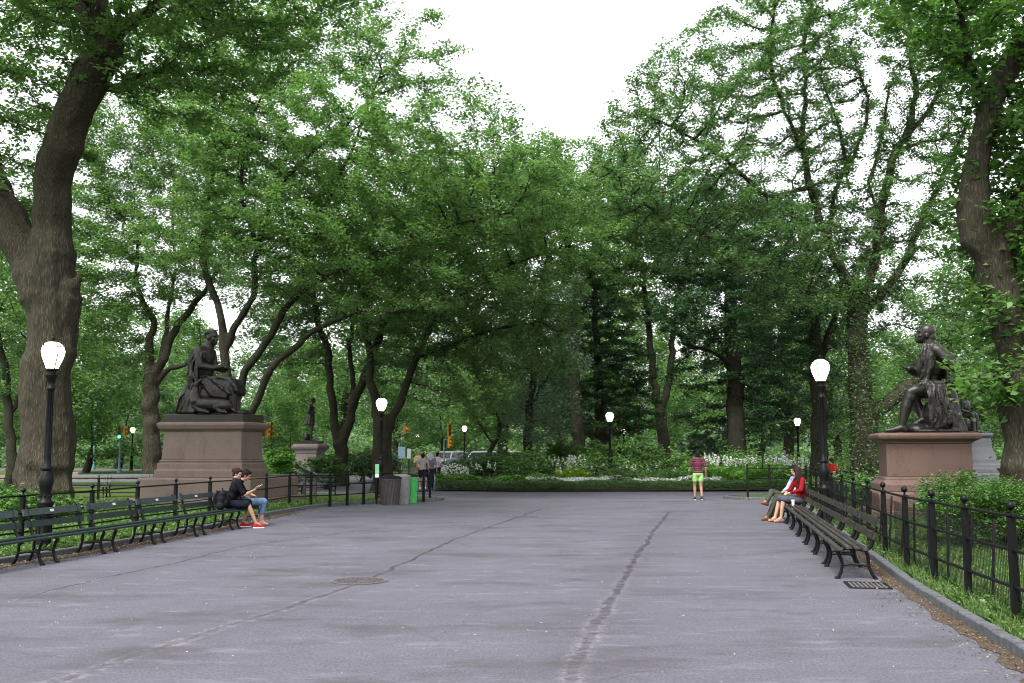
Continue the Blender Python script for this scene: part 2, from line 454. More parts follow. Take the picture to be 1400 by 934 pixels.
o = bpy.data.objects.new('flower_bed_soil', me); link(o); o['kind'] = 'structure'
# ---------------------------------------------------------------- trees
LM, DM = 2.5, 2.1
def colonize(P, par, A, step=.45, infl=6.0, kill=.75, iters=70, rng=None, grav=(0, 0, .03)):
    P = list(map(tuple, P)); par = list(par)
    A = np.asarray(A, dtype=np.float64)
    pos = np.array(P)
    near = np.zeros(len(A), int); dist = np.full(len(A), 1e9)
    for i0 in range(0, len(pos), 200):
        D = np.linalg.norm(A[:, None] - pos[None, i0:i0+200], axis=2)
        k = D.argmin(1); d = D[np.arange(len(A)), k]; u = d < dist
        near[u] = k[u] + i0; dist[u] = d[u]
    g = np.array(grav)
    cap = len(A) * 3 + 2000
    kids = np.zeros(len(pos), int)
    for it in range(iters):
        act = (dist < infl) & (kids[near] < 3)
        if not act.any(): break
        idx, inv = np.unique(near[act], return_inverse=True)
        v = A[act] - pos[near[act]]; v /= np.linalg.norm(v, axis=1)[:, None] + 1e-9
        S = np.zeros((len(idx), 3)); np.add.at(S, inv, v)
        S /= np.linalg.norm(S, axis=1)[:, None] + 1e-9
        S += g + rng.normal(0, .16, S.shape)
        S /= np.linalg.norm(S, axis=1)[:, None] + 1e-9
        new = pos[idx] + S * step
        # drop points already covered
        n0 = len(pos)
        pos = np.vstack([pos, new]); par += idx.tolist(); kids[idx] += 1; kids = np.concatenate([kids, np.zeros(len(new), int)])
        D = np.linalg.norm(A[:, None] - new[None], axis=2)
        k = D.argmin(1); d = D[np.arange(len(A)), k]; u = d < dist
        near[u] = k[u] + n0; dist[u] = d[u]
        keep = dist > kill
        A, near, dist = A[keep], near[keep], dist[keep]
        if len(A) == 0 or len(pos) > cap: break
    return pos, np.array(par)

def radii(pos, par, fixed, tip=.011, e=2.3):
    n = len(pos); acc = np.zeros(n)
    for i in range(n - 1, -1, -1):
        if acc[i] == 0: acc[i] = tip ** e
        if par[i] >= 0: acc[par[i]] += acc[i]
    r = acc ** (1 / e)
    for i, f in fixed.items(): r[i] = f
    # children never thicker than parents
    for i in range(n):
        if par[i] >= 0 and i not in fixed: r[i] = min(r[i], r[par[i]] * .8)
    return r

def wood_mesh(name, pos, par, r, mat, parent, sides=6, rmin=0.0, origin=None, rmax=9.0):
    n = len(pos); ch = np.zeros(n, int) - 1
    best = np.zeros(n)
    for i in range(n):
        p = par[i]
        if p >= 0 and r[i] > best[p]: best[p] = r[i]; ch[p] = i
    seg = np.array([i for i in range(n) if par[i] >= 0 and rmin <= r[i] < rmax])
    d = np.zeros((n, 3)); d[seg] = pos[seg] - pos[par[seg]]
    d /= np.linalg.norm(d, axis=1)[:, None] + 1e-9
    # node direction: mean of own segment and main child's
    nd = d.copy()
    has = ch >= 0; nd[has] += d[ch[has]]
    nd /= np.linalg.norm(nd, axis=1)[:, None] + 1e-9
    ref = np.array([.31, .93, .12]); ref /= np.linalg.norm(ref)
    def basis(t):
        u = ref - t * (t @ ref)[:, None]; u /= np.linalg.norm(u, axis=1)[:, None] + 1e-9
        w = np.cross(t, u); return u, w
    ang = 2 * np.pi * np.arange(sides) / sides
    ca, sa = np.cos(ang), np.sin(ang)
    ph = origin[0] if origin is not None else 0.0
    def ring(c, t, rad):
        u, w = basis(t)
        rad = rad[:, None] * np.ones(sides)[None]
        if sides > 7:
            z = c[:, 2:3]
            rad = rad * (1 + .22 * np.exp(-np.maximum(z, 0) / .7) * np.cos(5 * ang + ph)[None] + .045 * np.sin(3 * ang[None] + z * .9 + ph) + .03 * np.sin(5 * ang[None] - z * 1.7 + ph * 2))
        return c[:, None] + rad[:, :, None] * (u[:, None] * ca[None, :, None] + w[:, None] * sa[None, :, None])
    end = ring(pos[seg], nd[seg], r[seg])
    main = (ch[par[seg]] == seg) & (r[par[seg]] < rmax)
    st = np.where(main[:, None, None], ring(pos[par[seg]], nd[par[seg]], r[par[seg]]), ring(pos[par[seg]], d[seg], np.minimum(r[seg] * 1.25, r[par[seg]])))
    m = len(seg)
    V = np.concatenate([st, end], 1).reshape(-1, 3)
    if origin is not None: V = V - np.array(origin)
    b = (np.arange(m) * 2 * sides)[:, None]; k = np.arange(sides); k2 = (k + 1) % sides
    Fq = np.stack([b + k, b + k2, b + sides + k2, b + sides + k], 2).reshape(-1, 4)
    return np_mesh(name, V, Fq, mat, parent, smooth=True)

def thick_wood(name, pos, par, r, mat, parent, origin, vox=.06, rmin=.09):
    n = len(pos); seg = np.array([i for i in range(n) if par[i] >= 0 and r[i] >= rmin])
    S = 8
    d = pos[seg] - pos[par[seg]]; L = np.linalg.norm(d, axis=1)[:, None] + 1e-9; d = d / L
    ref = np.array([.31, .93, .12]); ref /= np.linalg.norm(ref)
    u = ref - d * (d @ ref)[:, None]; u /= np.linalg.norm(u, axis=1)[:, None]; w = np.cross(d, u)
    ang = 2 * np.pi * np.arange(S) / S; ca, sa = np.cos(ang), np.sin(ang)
    def ring(c, rad, ph):
        z = c[:, 2:3]
        rr = rad[:, None] * (1 + .30 * np.exp(-np.maximum(z, 0) / .6) * np.cos(4 * ang + ph)[None] * np.ones((len(c), 1)))
        return c[:, None] + rr[:, :, None] * (u[:, None] * ca[None, :, None] + w[:, None] * sa[None, :, None])
    r0 = np.minimum(r[par[seg]], r[seg] * 1.35)
    a = ring(pos[par[seg]] - d * r0[:, None] * .25, r0, origin[0]); b = ring(pos[seg] + d * r[seg][:, None] * .25, r[seg], origin[0])
    m = len(seg); V = np.concatenate([a, b], 1).reshape(-1, 3) - np.array(origin)
    bb = (np.arange(m) * 2 * S)[:, None]; k = np.arange(S); k2 = (k + 1) % S
    F1 = np.stack([bb + k, bb + k2, bb + S + k2, bb + S + k], 2).reshape(-1, 4)
    cq = np.array([[3, 2, 1, 0], [7, 4, 3, 0], [7, 6, 5, 4]])
    cq2 = np.array([[0, 1, 2, 3], [0, 3, 4, 7], [4, 5, 6, 7]]) + S
    F2 = (bb[:, :, None] + cq[None]).reshape(-1, 4); F3 = (bb[:, :, None] + cq2[None]).reshape(-1, 4)
    o = np_mesh(name, V, np.vstack([F1, F2, F3]), mat, parent, smooth=True)
    md = o.modifiers.new('remesh', 'REMESH'); md.mode = 'VOXEL'; md.voxel_size = vox; md.use_smooth_shade = True
    sm = o.modifiers.new('smooth', 'SMOOTH'); sm.factor = .6; sm.iterations = 5
    tx = bpy.data.textures.get('bark_lumps') or bpy.data.textures.new('bark_lumps', 'CLOUDS')
    tx.noise_scale = .7; tx.noise_depth = 3
    dp = o.modifiers.new('lumps', 'DISPLACE'); dp.texture = tx; dp.strength = .13 if vox < .06 else .06; dp.mid_level = .5; dp.texture_coords = 'LOCAL'
    return o

def leaf_mesh(name, C, mat, parent, rng, L=.15, Wd=.09, tilt=.55, droop=.15, origin=None, tint=None, clump=None, outw=None):
    n = len(C)
    a = rng.uniform(0, 2 * np.pi, n)
    d = np.stack([np.cos(a), np.sin(a), rng.normal(-droop, .35, n)], 1); d /= np.linalg.norm(d, axis=1)[:, None]
    up = np.stack([rng.normal(0, tilt, n), rng.normal(0, tilt, n), np.ones(n)], 1)
    s = np.cross(up, d); s /= np.linalg.norm(s, axis=1)[:, None] + 1e-9
    nn = np.cross(d, s)
    l = L * rng.uniform(.65, 1.3, n)[:, None]; w = Wd * rng.uniform(.7, 1.3, n)[:, None]
    fold = .12 * l
    V = np.stack([C - d * l / 2, C + s * w / 2 + nn * fold - d * l * .08, C + d * l / 2 - nn * fold * .6, C - s * w / 2 + nn * fold - d * l * .08], 1).reshape(-1, 3)
    if origin is not None: V = V - np.array(origin)
    Fq = np.arange(4 * n).reshape(-1, 4)
    if tint is None: tint = rng.uniform(0, 1, n)
    return np_mesh(name, V, Fq, mat, parent, smooth=False, tint=tint)

def ellipsoid_points(c, rad, dens, rng, shell=0.0):
    vol = 4.19 * rad[0] * rad[1] * rad[2]; n = max(12, int(vol * dens))
    p = rng.normal(0, 1, (n, 3)); p /= np.linalg.norm(p, axis=1)[:, None]
    u = rng.uniform(shell ** 3, 1, n) ** (1 / 3)
    return p * u[:, None] * np.array(rad) + np.array(c)

def densify(P, radl, step=.5):
    """P: list of Vector points with radii -> resampled by step (Catmull-Rom)"""
    out = []; ro = []
    n = len(P)
    for i in range(n - 1):
        p0, p1, p2, p3 = P[max(i-1, 0)], P[i], P[i+1], P[min(i+2, n-1)]
        k = max(1, int((p2 - p1).length / step + .5))
        for j in range(k):
            t = j / k
            out.append(0.5 * ((2*p1) + (-p0+p2)*t + (2*p0-5*p1+4*p2-p3)*t*t + (-p0+3*p1-3*p2+p3)*t*t*t))
            ro.append(radl[i] + (radl[i+1] - radl[i]) * t)
    out.append(P[-1]); ro.append(radl[-1]); return out, ro

def hero_tree(name, label, limbs, crowns, bark, leaf, seed, L=.15, Wd=.09, dens=2.2, lpn=16, spread=.42, kill=.7, step=.42, hug=None, clear=None,
              parent_name=None, group=None, cat='tree', flat=.55, infl=6, lthr=.035, tip=.012, sides=8, tilt=.55, gap=.0, thick=True):
    """limbs: list of (attach, [(x,y,Y,r),...]) ; attach None = trunk, else index of limb whose nearest node carries it
       crowns: (x, y, Y, rx, ry, rz[, dens factor])"""
    rng = np.random.default_rng(seed)
    pos = []; par = []; fixed = {}; lid = []
    for li, (att, pts) in enumerate(limbs):
        P = [W(x, y, Y) for x, y, Y, r in pts]; rad = [p[3] for p in pts]
        D, rr = densify(P, rad, .5)
        start = -1
        if att is not None:
            cand = [i for i in range(len(pos)) if lid[i] == att]
            start = min(cand, key=lambda i: (Vector(pos[i]) - D[0]).length)
        for k, (p, q) in enumerate(zip(D, rr)):
            i = len(pos)
            if k == 0: par.append(start)
            else: par.append(i - 1)
            jit = 0 if k == 0 else min(.05, q * .4)
            pos.append((p.x + rng.normal(0, jit), p.y + rng.normal(0, jit), p.z + rng.normal(0, jit * .5))); fixed[i] = q; lid.append(li)
    base = Vector(pos[0]); base.z = 0.0
    A = []
    lpn = int(lpn * LM); dens *= DM; kill *= .74; L *= .92; Wd *= .92
    for cr in crowns:
        c0 = W(cr[0], cr[1], cr[2]); f = cr[6] if len(cr) > 6 else 1
        A.append(ellipsoid_points(tuple(c0), cr[3:6], dens * f, rng))
    A = np.vstack(A); A = A[A[:, 2] > 2.2]
    if gap > 0:
        # leave airy gaps: drop attractors inside random pockets
        for _ in range(int(gap)):
            q = A[rng.integers(len(A))]; A = A[np.linalg.norm(A - q, axis=1) > rng.uniform(.5, 1.3)]
    n_f = len(pos)
    pos, par = colonize(pos, par, A, step, infl, kill, 90, rng)
    r = radii(pos, par, fixed, tip)
    root = empty(name, base, 0, label, cat, group)
    rt = .09
    if base.y < 57 and thick: thick_wood('trunk', pos, par, r, bark, root, base, vox=.045 if sides > 12 else .07, rmin=rt)
    else: wood_mesh('trunk', pos, par, r, bark, root, sides=8, origin=base)
    if base.y < 57 and thick: wood_mesh('branches', pos, par, r, bark, root, sides=6, origin=base, rmax=rt)
    tw = np.where((r < max(lthr, tip * 2.6)) & (np.arange(len(pos)) >= n_f))[0]
    dd = pos[tw] - pos[par[tw]]
    C = np.repeat(pos[tw], lpn, 0) - np.repeat(dd, lpn, 0) * rng.uniform(0, 1, (len(tw) * lpn, 1))
    C = C + rng.normal(0, spread * .42, C.shape) * np.array([1, 1, flat])
    # clumpwise tint so that sprays differ
    tn = np.clip(np.repeat(rng.uniform(0, 1, len(tw)), lpn) * .5 + rng.uniform(0, 1, len(C)) * .5, 0, 1)
    if hug:
        extra = []
        for (li, n_, off) in hug:
            ids = [i for i in range(n_f) if lid[i] == li]
            c = np.array([tuple(pos[i]) for i in ids]); rr = np.array([fixed[i] for i in ids])
            k = rng.integers(len(ids), size=n_)
            v = rng.normal(0, 1, (n_, 3)); v[:, 2] *= .4; v /= np.linalg.norm(v, axis=1)[:, None]
            e = c[k] + v * (rr[k][:, None] + np.abs(rng.normal(0, off, (n_, 1)))) + np.array([0, 0, 1]) * rng.uniform(-.3, .3, (n_, 1))
            extra.append(e[e[:, 2] > .3])
        e = np.vstack(extra); C = np.vstack([C, e]); tn = np.concatenate([tn, rng.uniform(0, 1, len(e))])
    if clear is not None:
        k = clear(C); C = C[k]; tn = tn[k]
    leaf_mesh('crown', C, leaf, root, rng, L, Wd, tilt=tilt, origin=base, tint=tn)
    print(name, 'nodes', len(pos), 'leaves', len(C))
    return root

BARK1 = barkmat('furrowed_bark', (.032, .025, .02), (.098, .078, .064), 1.0)
BARK2 = barkmat('dark_bark', (.019, .016, .013), (.048, .04, .034), 1.2)
BARK3 = barkmat('brown_bark', (.026, .02, .016), (.066, .052, .043), 1.4)
g_ = lambda *a: list(a)
LF_MID = leafmat('elm_leaves', [(.06, .105, .042), (.112, .18, .072), (.195, .275, .122)], .52)
LF_FAR = leafmat('far_leaves', [(.074, .13, .062), (.122, .195, .09), (.19, .28, .14)], .5)
LF_LIGHT = leafmat('light_leaves', [(.058, .118, .036), (.10, .182, .056), (.16, .26, .088)], .48)
LF_COOL = leafmat('cool_leaves', [(.05, .092, .042), (.094, .152, .07), (.16, .235, .112)], .48)
LF_DARK = leafmat('dark_leaves', [(.022, .05, .024), (.036, .078, .036), (.058, .11, .05)], .3)
LF_GREY = leafmat('grey_green_leaves', [(.06, .095, .066), (.085, .13, .088), (.13, .18, .125)], .38)

# --- great tree at the left edge
TREE_KW = dict()
hero_tree('elm_tree', 'massive forked elm at the left edge, thick trunk behind the nearest lamp', [
    (None, [(57, 706, 27, 1.05), (58, 690, 27, .86), (61, 650, 27, .76), (66, 560, 27, .66), (69, 480, 27, .64), (70, 420, 27, .68), (70, 385, 27, .72), (70, 350, 27, .62), (70, 320, 27, .45)]),
    (0, [(71, 420, 27, .60), (72, 340, 27, .56), (70, 300, 26.9, .50), (72, 250, 26.6, .49), (84, 200, 26.2, .52), (101, 150, 25.8, .50), (128, 100, 25.4, .48), (143, 60, 25.2, .46), (131, 20, 25, .42), (118, -30, 25, .38), (112, -110, 25, .3), (120, -190, 25, .2)]),
    (0, [(64, 420, 27, .56), (48, 380, 27, .58), (32, 340, 27.2, .56), (12, 295, 27.5, .5), (-12, 235, 28, .34), (-30, 150, 28.5, .26), (-20, 60, 29, .18)]),
    (0, [(86, 440, 27, .42), (96, 408, 26.9, .36), (102, 388, 26.8, .24), (107, 378, 26.7, .12)]),
    (1, [(143, 75, 25.2, .26), (165, 48, 25, .2), (195, 20, 25, .15), (240, -10, 25, .1)]),
    (1, [(128, 30, 25, .2), (100, 8, 26, .14), (60, 0, 27, .1)]),
    (1, [(148, 120, 25.6, .12), (165, 118, 25.6, .09), (195, 100, 25.5, .06)]),
    ], [(120, -60, 25, 5, 5, 3.2), (230, 40, 25.5, 3.6, 4, 1.8), (310, 40, 26, 2.6, 3, 1.5, .8), (30, 15, 27, 3, 4, 1.6, .6), (20, 235, 28, 2.2, 3, 1.0, .8), (215, 120, 26, 2.2, 3, 1.2, .9), (-30, 120, 27, 3, 4, 3, .6), (330, -40, 25, 4, 4, 2.5), (20, 330, 29, 1.8, 2, 1.1, .6), (180, -140, 22, 6, 6, 3, .8)],
    BARK1, LF_MID, 11, L=.17, Wd=.10, dens=1.8, lpn=14, spread=.4, sides=16, flat=.4, gap=30)

hero_tree('elm_tree', 'curving elm leaning over the right edge, light leaves round its trunk', [
    (None, [(1406, 702, 20, .62), (1403, 670, 20, .5), (1401, 600, 20, .44), (1398, 520, 20, .41), (1386, 450, 20, .41), (1368, 380, 20, .41), (1345, 322, 20, .42), (1329, 280, 20, .34), (1327, 240, 20, .27), (1337, 198, 20, .25), (1353, 150, 19.9, .25), (1372, 100, 19.7, .24), (1402, 52, 19.5, .23), (1440, 0, 19.2, .2), (1470, -80, 19, .15)]),
    (0, [(1362, 372, 20, .34), (1378, 325, 20.3, .28), (1392, 280, 20.6, .25), (1420, 220, 21, .22), (1450, 120, 21.5, .18)]),
    (0, [(1345, 130, 19.9, .12), (1330, 90, 19.5, .1), (1318, 50, 19, .07)]),
    (0, [(1398, 560, 19.8, .1), (1370, 520, 19.4, .06), (1340, 505, 19, .04)]),
    ], [(1380, 20, 20, 1.8, 2.5, 1.6, .6), (1330, 60, 19, 1.0, 1.8, 1.2, .9), (1385, 180, 20.3, 1.2, 2, 1.3), (1322, 290, 20.5, .8, 1.5, 1.2, .8), (1345, 400, 20.8, .6, 1.2, 1.0), (1375, 470, 20.4, 1.2, 1.5, 1.4), (1338, 535, 19.2, .55, .9, .55), (1395, 560, 19.6, 1.0, 1.2, .9, .7), (1330, -80, 18.5, 3, 3, 1.6, .45), (1470, 250, 20, 2, 3, 4), (1425, 390, 19.5, .8, 1, 1.4)],
    BARK1, LF_LIGHT, 12, L=.18, Wd=.12, dens=4.2, lpn=9, spread=.34, kill=.45, step=.3, sides=16, flat=.8, hug=[(0, 300, .14)])

# --- elms arching over the mall from the left
hero_tree('elm_tree', 'arching elm rising directly behind the left seated statue', [
    (None, [(322, 700, 40, 0.423), (320, 660, 40, 0.353), (318, 600, 40, 0.324), (314, 545, 40, 0.296)]),
    (0, [(314, 550, 40, 0.225), (308, 510, 40, 0.212), (306, 485, 40, 0.205), (304, 440, 40, 0.169), (290, 400, 40.3, 0.155), (277, 345, 40.6, 0.141), (282, 290, 41, 0.120), (292, 230, 41.4, 0.092), (300, 150, 41.6, 0.064), (330, 80, 41, 0.042)]),
    (1, [(306, 478, 40, 0.176), (322, 448, 39.8, 0.155), (345, 405, 39.5, 0.141), (352, 340, 39.3, 0.120), (372, 270, 39, 0.099), (420, 215, 38.6, 0.077), (480, 165, 38.2, 0.064), (512, 128, 38, 0.042)]),
    (0, [(318, 560, 39.9, 0.198), (330, 522, 39.7, 0.183), (348, 493, 39.4, 0.176), (372, 458, 39, 0.163), (402, 410, 38.5, 0.141), (445, 380, 38, 0.127), (515, 355, 37, 0.106), (565, 328, 36, 0.084), (630, 306, 35, 0.064), (700, 290, 34, 0.042)]),
    (0, [(322, 590, 39.8, 0.198), (345, 560, 39.3, 0.176), (368, 506, 38.8, 0.155), (396, 482, 38.4, 0.141), (430, 452, 37.8, 0.120), (490, 428, 37, 0.092), (560, 425, 36.2, 0.071), (640, 400, 35.4, 0.042)]),
    (3, [(402, 412, 38.5, 0.113), (420, 350, 38.6, 0.092), (440, 290, 38.8, 0.077), (470, 230, 39, 0.057), (522, 97, 39, 0.035)]),
    (2, [(352, 340, 39.3, 0.084), (330, 260, 39, 0.071), (340, 180, 38.8, 0.057), (370, 100, 38.6, 0.035)]),
    ], [(360, 230, 39, 4, 5, 4), (480, 190, 37.5, 3.4, 5, 2.7), (590, 235, 36, 3.2, 5, 2.6), (690, 275, 35, 2.8, 4, 1.8), (430, 330, 38, 4, 5, 2.4, .8), (560, 330, 36.5, 4, 5, 2.0), (300, 120, 40, 3.6, 5, 3.5, .9), (395, 70, 40, 2.6, 4, 2.2), (500, 85, 38.5, 1.9, 2.6, 1.5, .45), (600, 120, 37, 1.3, 2, .8, .4), (620, 400, 35.5, 3, 3.6, 1.2), (560, 70, 38, 2.2, 3, 1.6, .35), (640, 170, 36, 2.2, 3, 1.6, .7), (700, 220, 35.5, 2.4, 3, 1.4), (480, 50, 39, 2.2, 3, 1.8, .5), (250, 330, 41, 2.5, 3, 2, .5), (520, 430, 37, 2.4, 3, .9, .6)],
    BARK2, LF_MID, 21, L=.15, Wd=.095, dens=1.7, lpn=17, spread=.42, kill=.72, tip=.0135, gap=30)
hero_tree('elm_tree', 'V forked elm just right of the small standing statue', [
    (None, [(466, 672, 50, 0.527), (466, 650, 50, 0.383), (464, 604, 50, 0.357)]),
    (0, [(464, 608, 50, 0.255), (454, 560, 50, 0.221), (449, 500, 50, 0.204), (437, 440, 50, 0.178), (426, 390, 50, 0.153), (415, 330, 50, 0.119), (410, 260, 50, 0.085)]),
    (0, [(466, 608, 50, 0.281), (480, 562, 49.8, 0.246), (493, 528, 49.6, 0.230), (511, 480, 49.2, 0.212), (531, 428, 48.8, 0.187), (562, 372, 48.2, 0.153), (600, 320, 47.6, 0.119), (640, 260, 47, 0.085)]),
    (2, [(480, 565, 49.8, 0.170), (482, 520, 50, 0.145), (478, 470, 50.4, 0.128), (488, 410, 50.8, 0.102), (500, 340, 51, 0.068)]),
    ], [(500, 390, 49, 5, 5, 3), (620, 400, 47, 4, 5, 3), (560, 290, 48, 5, 5, 3.5), (400, 380, 50, 4, 5, 3), (420, 270, 50, 4, 4, 3.5), (660, 300, 46, 4, 5, 2.6), (370, 470, 51, 3, 3, 1.6, .5), (560, 500, 48, 3, 4, 1.2, .5)],
    BARK2, LF_COOL, 22, L=.18, Wd=.11, dens=1.1, lpn=18, spread=.5, kill=.85, step=.5, gap=15)
hero_tree('elm_tree', 'broad elm with a fat dark trunk behind the lit lamp and the bins', [
    (None, [(524, 690, 44, .62), (523, 660, 44, .47), (523, 600, 44, .45), (525, 572, 44, .44)]),
    (0, [(520, 580, 44, 0.246), (511, 545, 44, 0.221), (505, 490, 44, 0.180), (500, 420, 44, 0.148), (508, 350, 44, 0.098)]),
    (0, [(532, 585, 44, 0.230), (546, 552, 43.8, 0.205), (556, 520, 43.6, 0.180), (571, 488, 43.3, 0.164), (592, 440, 42.8, 0.139), (640, 392, 42, 0.115), (700, 360, 41, 0.082), (760, 345, 40.5, 0.049)]),
    (2, [(571, 488, 43.3, 0.123), (620, 470, 42.6, 0.098), (680, 450, 42, 0.074), (740, 440, 41.4, 0.049)]),
    ], [(620, 360, 42.5, 4, 4, 2.5), (700, 400, 41.5, 3.6, 4, 2.4), (680, 480, 42, 3, 3.6, 1.6), (580, 440, 43, 3.4, 4, 2, .8), (755, 340, 41, 2.6, 4, 2.2), (640, 530, 42.6, 2.4, 3, 1.1, .7), (730, 270, 41, 2.6, 4, 1.8, .9), (540, 350, 44, 3, 4, 2.4), (750, 500, 42, 1.5, 2.4, 1.2, .7), (790, 280, 41, 1.8, 3, 1.6, .8)],
    BARK2, LF_MID, 23, L=.15, Wd=.095, dens=1.6, lpn=17, spread=.42, kill=.72, gap=25)
hero_tree('elm_tree', 'elm with a pale scarred trunk between the traffic light and the left statue', [
    (None, [(208, 664, 56, .85), (208, 645, 56, .56), (207, 580, 56, .46), (205, 512, 56, .44)]),
    (0, [(204, 520, 56, .3), (203, 490, 56, .26), (207, 463, 56, .23), (213, 442, 56, .2), (196, 414, 56, .18), (187, 373, 56, .13), (190, 310, 56, .09)]),
    (0, [(210, 518, 56, .3), (222, 492, 56, .27), (233, 462, 56, .24), (260, 422, 55.6, .2), (285, 392, 55, .14), (310, 340, 54.5, .09)]),
    (0, [(210, 530, 56, .2), (220, 515, 56, .18), (232, 504, 55.8, .17), (254, 498, 55.4, .14), (275, 470, 55, .1)]),
    (2, [(222, 492, 56, .18), (228, 440, 56.4, .15), (240, 370, 56.6, .1), (236, 300, 57, .07)]),
    ], [(200, 330, 56, 5, 5, 4.5, .9), (130, 300, 57, 4, 5, 4), (270, 330, 55, 4, 4, 4), (110, 430, 56, 4, 4, 2.2), (150, 490, 56, 2.6, 3, 1.6, .7), (180, 200, 57, 5, 5, 4.5), (260, 210, 56, 4, 4, 4), (270, 440, 55, 1.6, 2, 1, .5)],
    BARK1, LF_MID, 24, L=.19, Wd=.12, dens=.85, lpn=20, spread=.55, kill=.95, step=.55, gap=15)
hero_tree('elm_tree', 'slim dark tree at the far left, beside the massive elm', [
    (None, [(14, 676, 44, .28), (13, 600, 44, .2), (11, 540, 44, .18), (6, 500, 44, .15), (-6, 450, 44, .12)]),
    (0, [(13, 570, 44, .1), (26, 542, 44, .09), (36, 510, 44, .07), (50, 460, 44, .05)]),
    ], [(0, 420, 44, 3, 3, 2), (40, 440, 44, 2.4, 3, 2), (-40, 330, 44, 4, 4, 3), (20, 510, 44, 1.6, 2, 1, .8)],
    BARK2, LF_MID, 25, thick=False, L=.17, Wd=.11, dens=1.2, lpn=14, spread=.5, kill=.8, step=.5)

# --- right side
hero_tree('elm_tree', 'tall open elm with many ivy clad upright limbs, left of the right statue', [
    (None, [(1190, 690, 40, .78), (1188, 660, 40, .64), (1180, 570, 40, .52), (1172, 470, 40, .42), (1172, 400, 40, .36)]),
    (0, [(1170, 405, 40, .24), (1160, 382, 40, .22), (1145, 362, 40, .2), (1130, 325, 40, .18), (1115, 284, 40, .17), (1100, 214, 40, .15), (1096, 190, 40, .13), (1102, 140, 40, .11), (1100, 75, 40, .09), (1110, 0, 40, .06)]),
    (1, [(1098, 205, 40, .12), (1072, 150, 39.8, .1), (1052, 75, 39.5, .08), (1060, 0, 39.4, .05)]),
    (0, [(1176, 405, 40, .24), (1186, 385, 40, .22), (1200, 355, 40, .21), (1206, 285, 40, .19), (1222, 219, 40, .17), (1250, 145, 40, .14), (1247, 75, 40, .11), (1240, 0, 40, .07), (1236, -60, 40, .04)]),
    (3, [(1228, 200, 40, .12), (1252, 170, 40, .11), (1276, 140, 40, .1), (1295, 90, 40, .08), (1310, 40, 40, .05)]),
    (1, [(1132, 330, 40, .13), (1138, 290, 40.3, .12), (1144, 250, 40.6, .11), (1166, 215, 41, .1), (1184, 165, 41.2, .08), (1184, 120, 41.4, .06), (1170, 95, 41.5, .04)]),
    (5, [(1158, 228, 40.8, .09), (1152, 200, 40.8, .08), (1144, 165, 40.8, .07), (1126, 118, 40.8, .04)]),
    (1, [(1110, 255, 40, .12), (1085, 262, 39.4, .11), (1050, 268, 38.6, .1), (1000, 226, 37.6, .08), (950, 190, 36.8, .06), (890, 160, 36, .04)]),
    (0, [(1165, 420, 39.8, .15), (1100, 398, 38.6, .13), (1050, 380, 37.6, .11), (1000, 355, 36.8, .09), (960, 318, 36, .08), (900, 290, 35, .06), (850, 260, 34.4, .04)]),
    (0, [(1180, 430, 40, .2), (1230, 370, 40, .17), (1262, 300, 40.4, .15), (1290, 240, 40.8, .12), (1320, 170, 41, .08)]),
    (0, [(1179, 600, 40, .34), (1198, 566, 40, .32), (1225, 540, 40, .30), (1262, 512, 40.2, .27), (1296, 470, 40.5, .22), (1322, 415, 41, .17), (1340, 350, 41.4, .1)]),
    (3, [(1204, 310, 40, .1), (1190, 250, 40.6, .09), (1205, 190, 41, .07), (1215, 120, 41.2, .05)]),
    (3, [(1228, 205, 40, .09), (1262, 195, 39.6, .07), (1290, 190, 39.2, .05)]),
    ], [(1100, 60, 40, 2.8, 4, 3.2, .8), (1030, 80, 39, 2.8, 4, 2.6, .8), (1200, 60, 40.5, 3.4, 4, 3.2, .85), (1290, 60, 40.5, 2.2, 3, 3, .7), (970, 150, 37.5, 2.6, 4, 1.8, .8), (900, 160, 36.4, 2.2, 3.4, 2.0), (860, 190, 36, 1.6, 3, 1.5), (940, 90, 37, 1.6, 3, 1.6, .6), (980, 250, 37, 3, 4, 1.6), (880, 270, 35, 2.2, 3.4, 1.4), (1060, 330, 38.6, 3, 3.6, 1.5), (960, 340, 36.4, 2.8, 3.6, 1.2), (1240, 260, 40.3, 2.2, 3, 2.4, .75), (1150, 200, 41, 2.8, 3, 3.0, .65), (1200, 140, 41, 3, 3, 2.4, .6), (1090, 160, 39.5, 2.4, 3, 2.4, .7), (1270, 150, 41, 2, 3, 2.4, .8), (1180, 290, 40.6, 2.6, 3, 1.8, .6), (1080, 420, 39, 2.4, 3, 1.0), (860, 220, 35.4, 1.5, 2.4, 1.1, .9), (1260, 420, 40.6, 2.0, 3, 2.0, .7), (1190, 350, 40, 2.4, 2.4, 1.6, .6), (1020, 10, 38.5, 2.0, 3, 1.2, .5), (1120, 380, 40, 2.6, 3, 1.4, .9), (1000, 290, 37.5, 2.6, 3, 1.2), (930, 240, 36.5, 2.4, 3, 1.3), (1230, 330, 41, 1.8, 3, 1.4, .7)],
    BARK3, LF_COOL, 31, L=.14, Wd=.09, dens=1.8, lpn=16, spread=.34, kill=.74, tip=.0195, hug=[(0, 6500, .35), (1, 2200, .22), (3, 2200, .22), (5, 1200, .18), (2, 700, .15), (4, 900, .15), (9, 2200, .3), (8, 1500, .2), (7, 900, .18), (6, 500, .14), (10, 1800, .25), (11, 700, .16), (12, 500, .16)], gap=60)
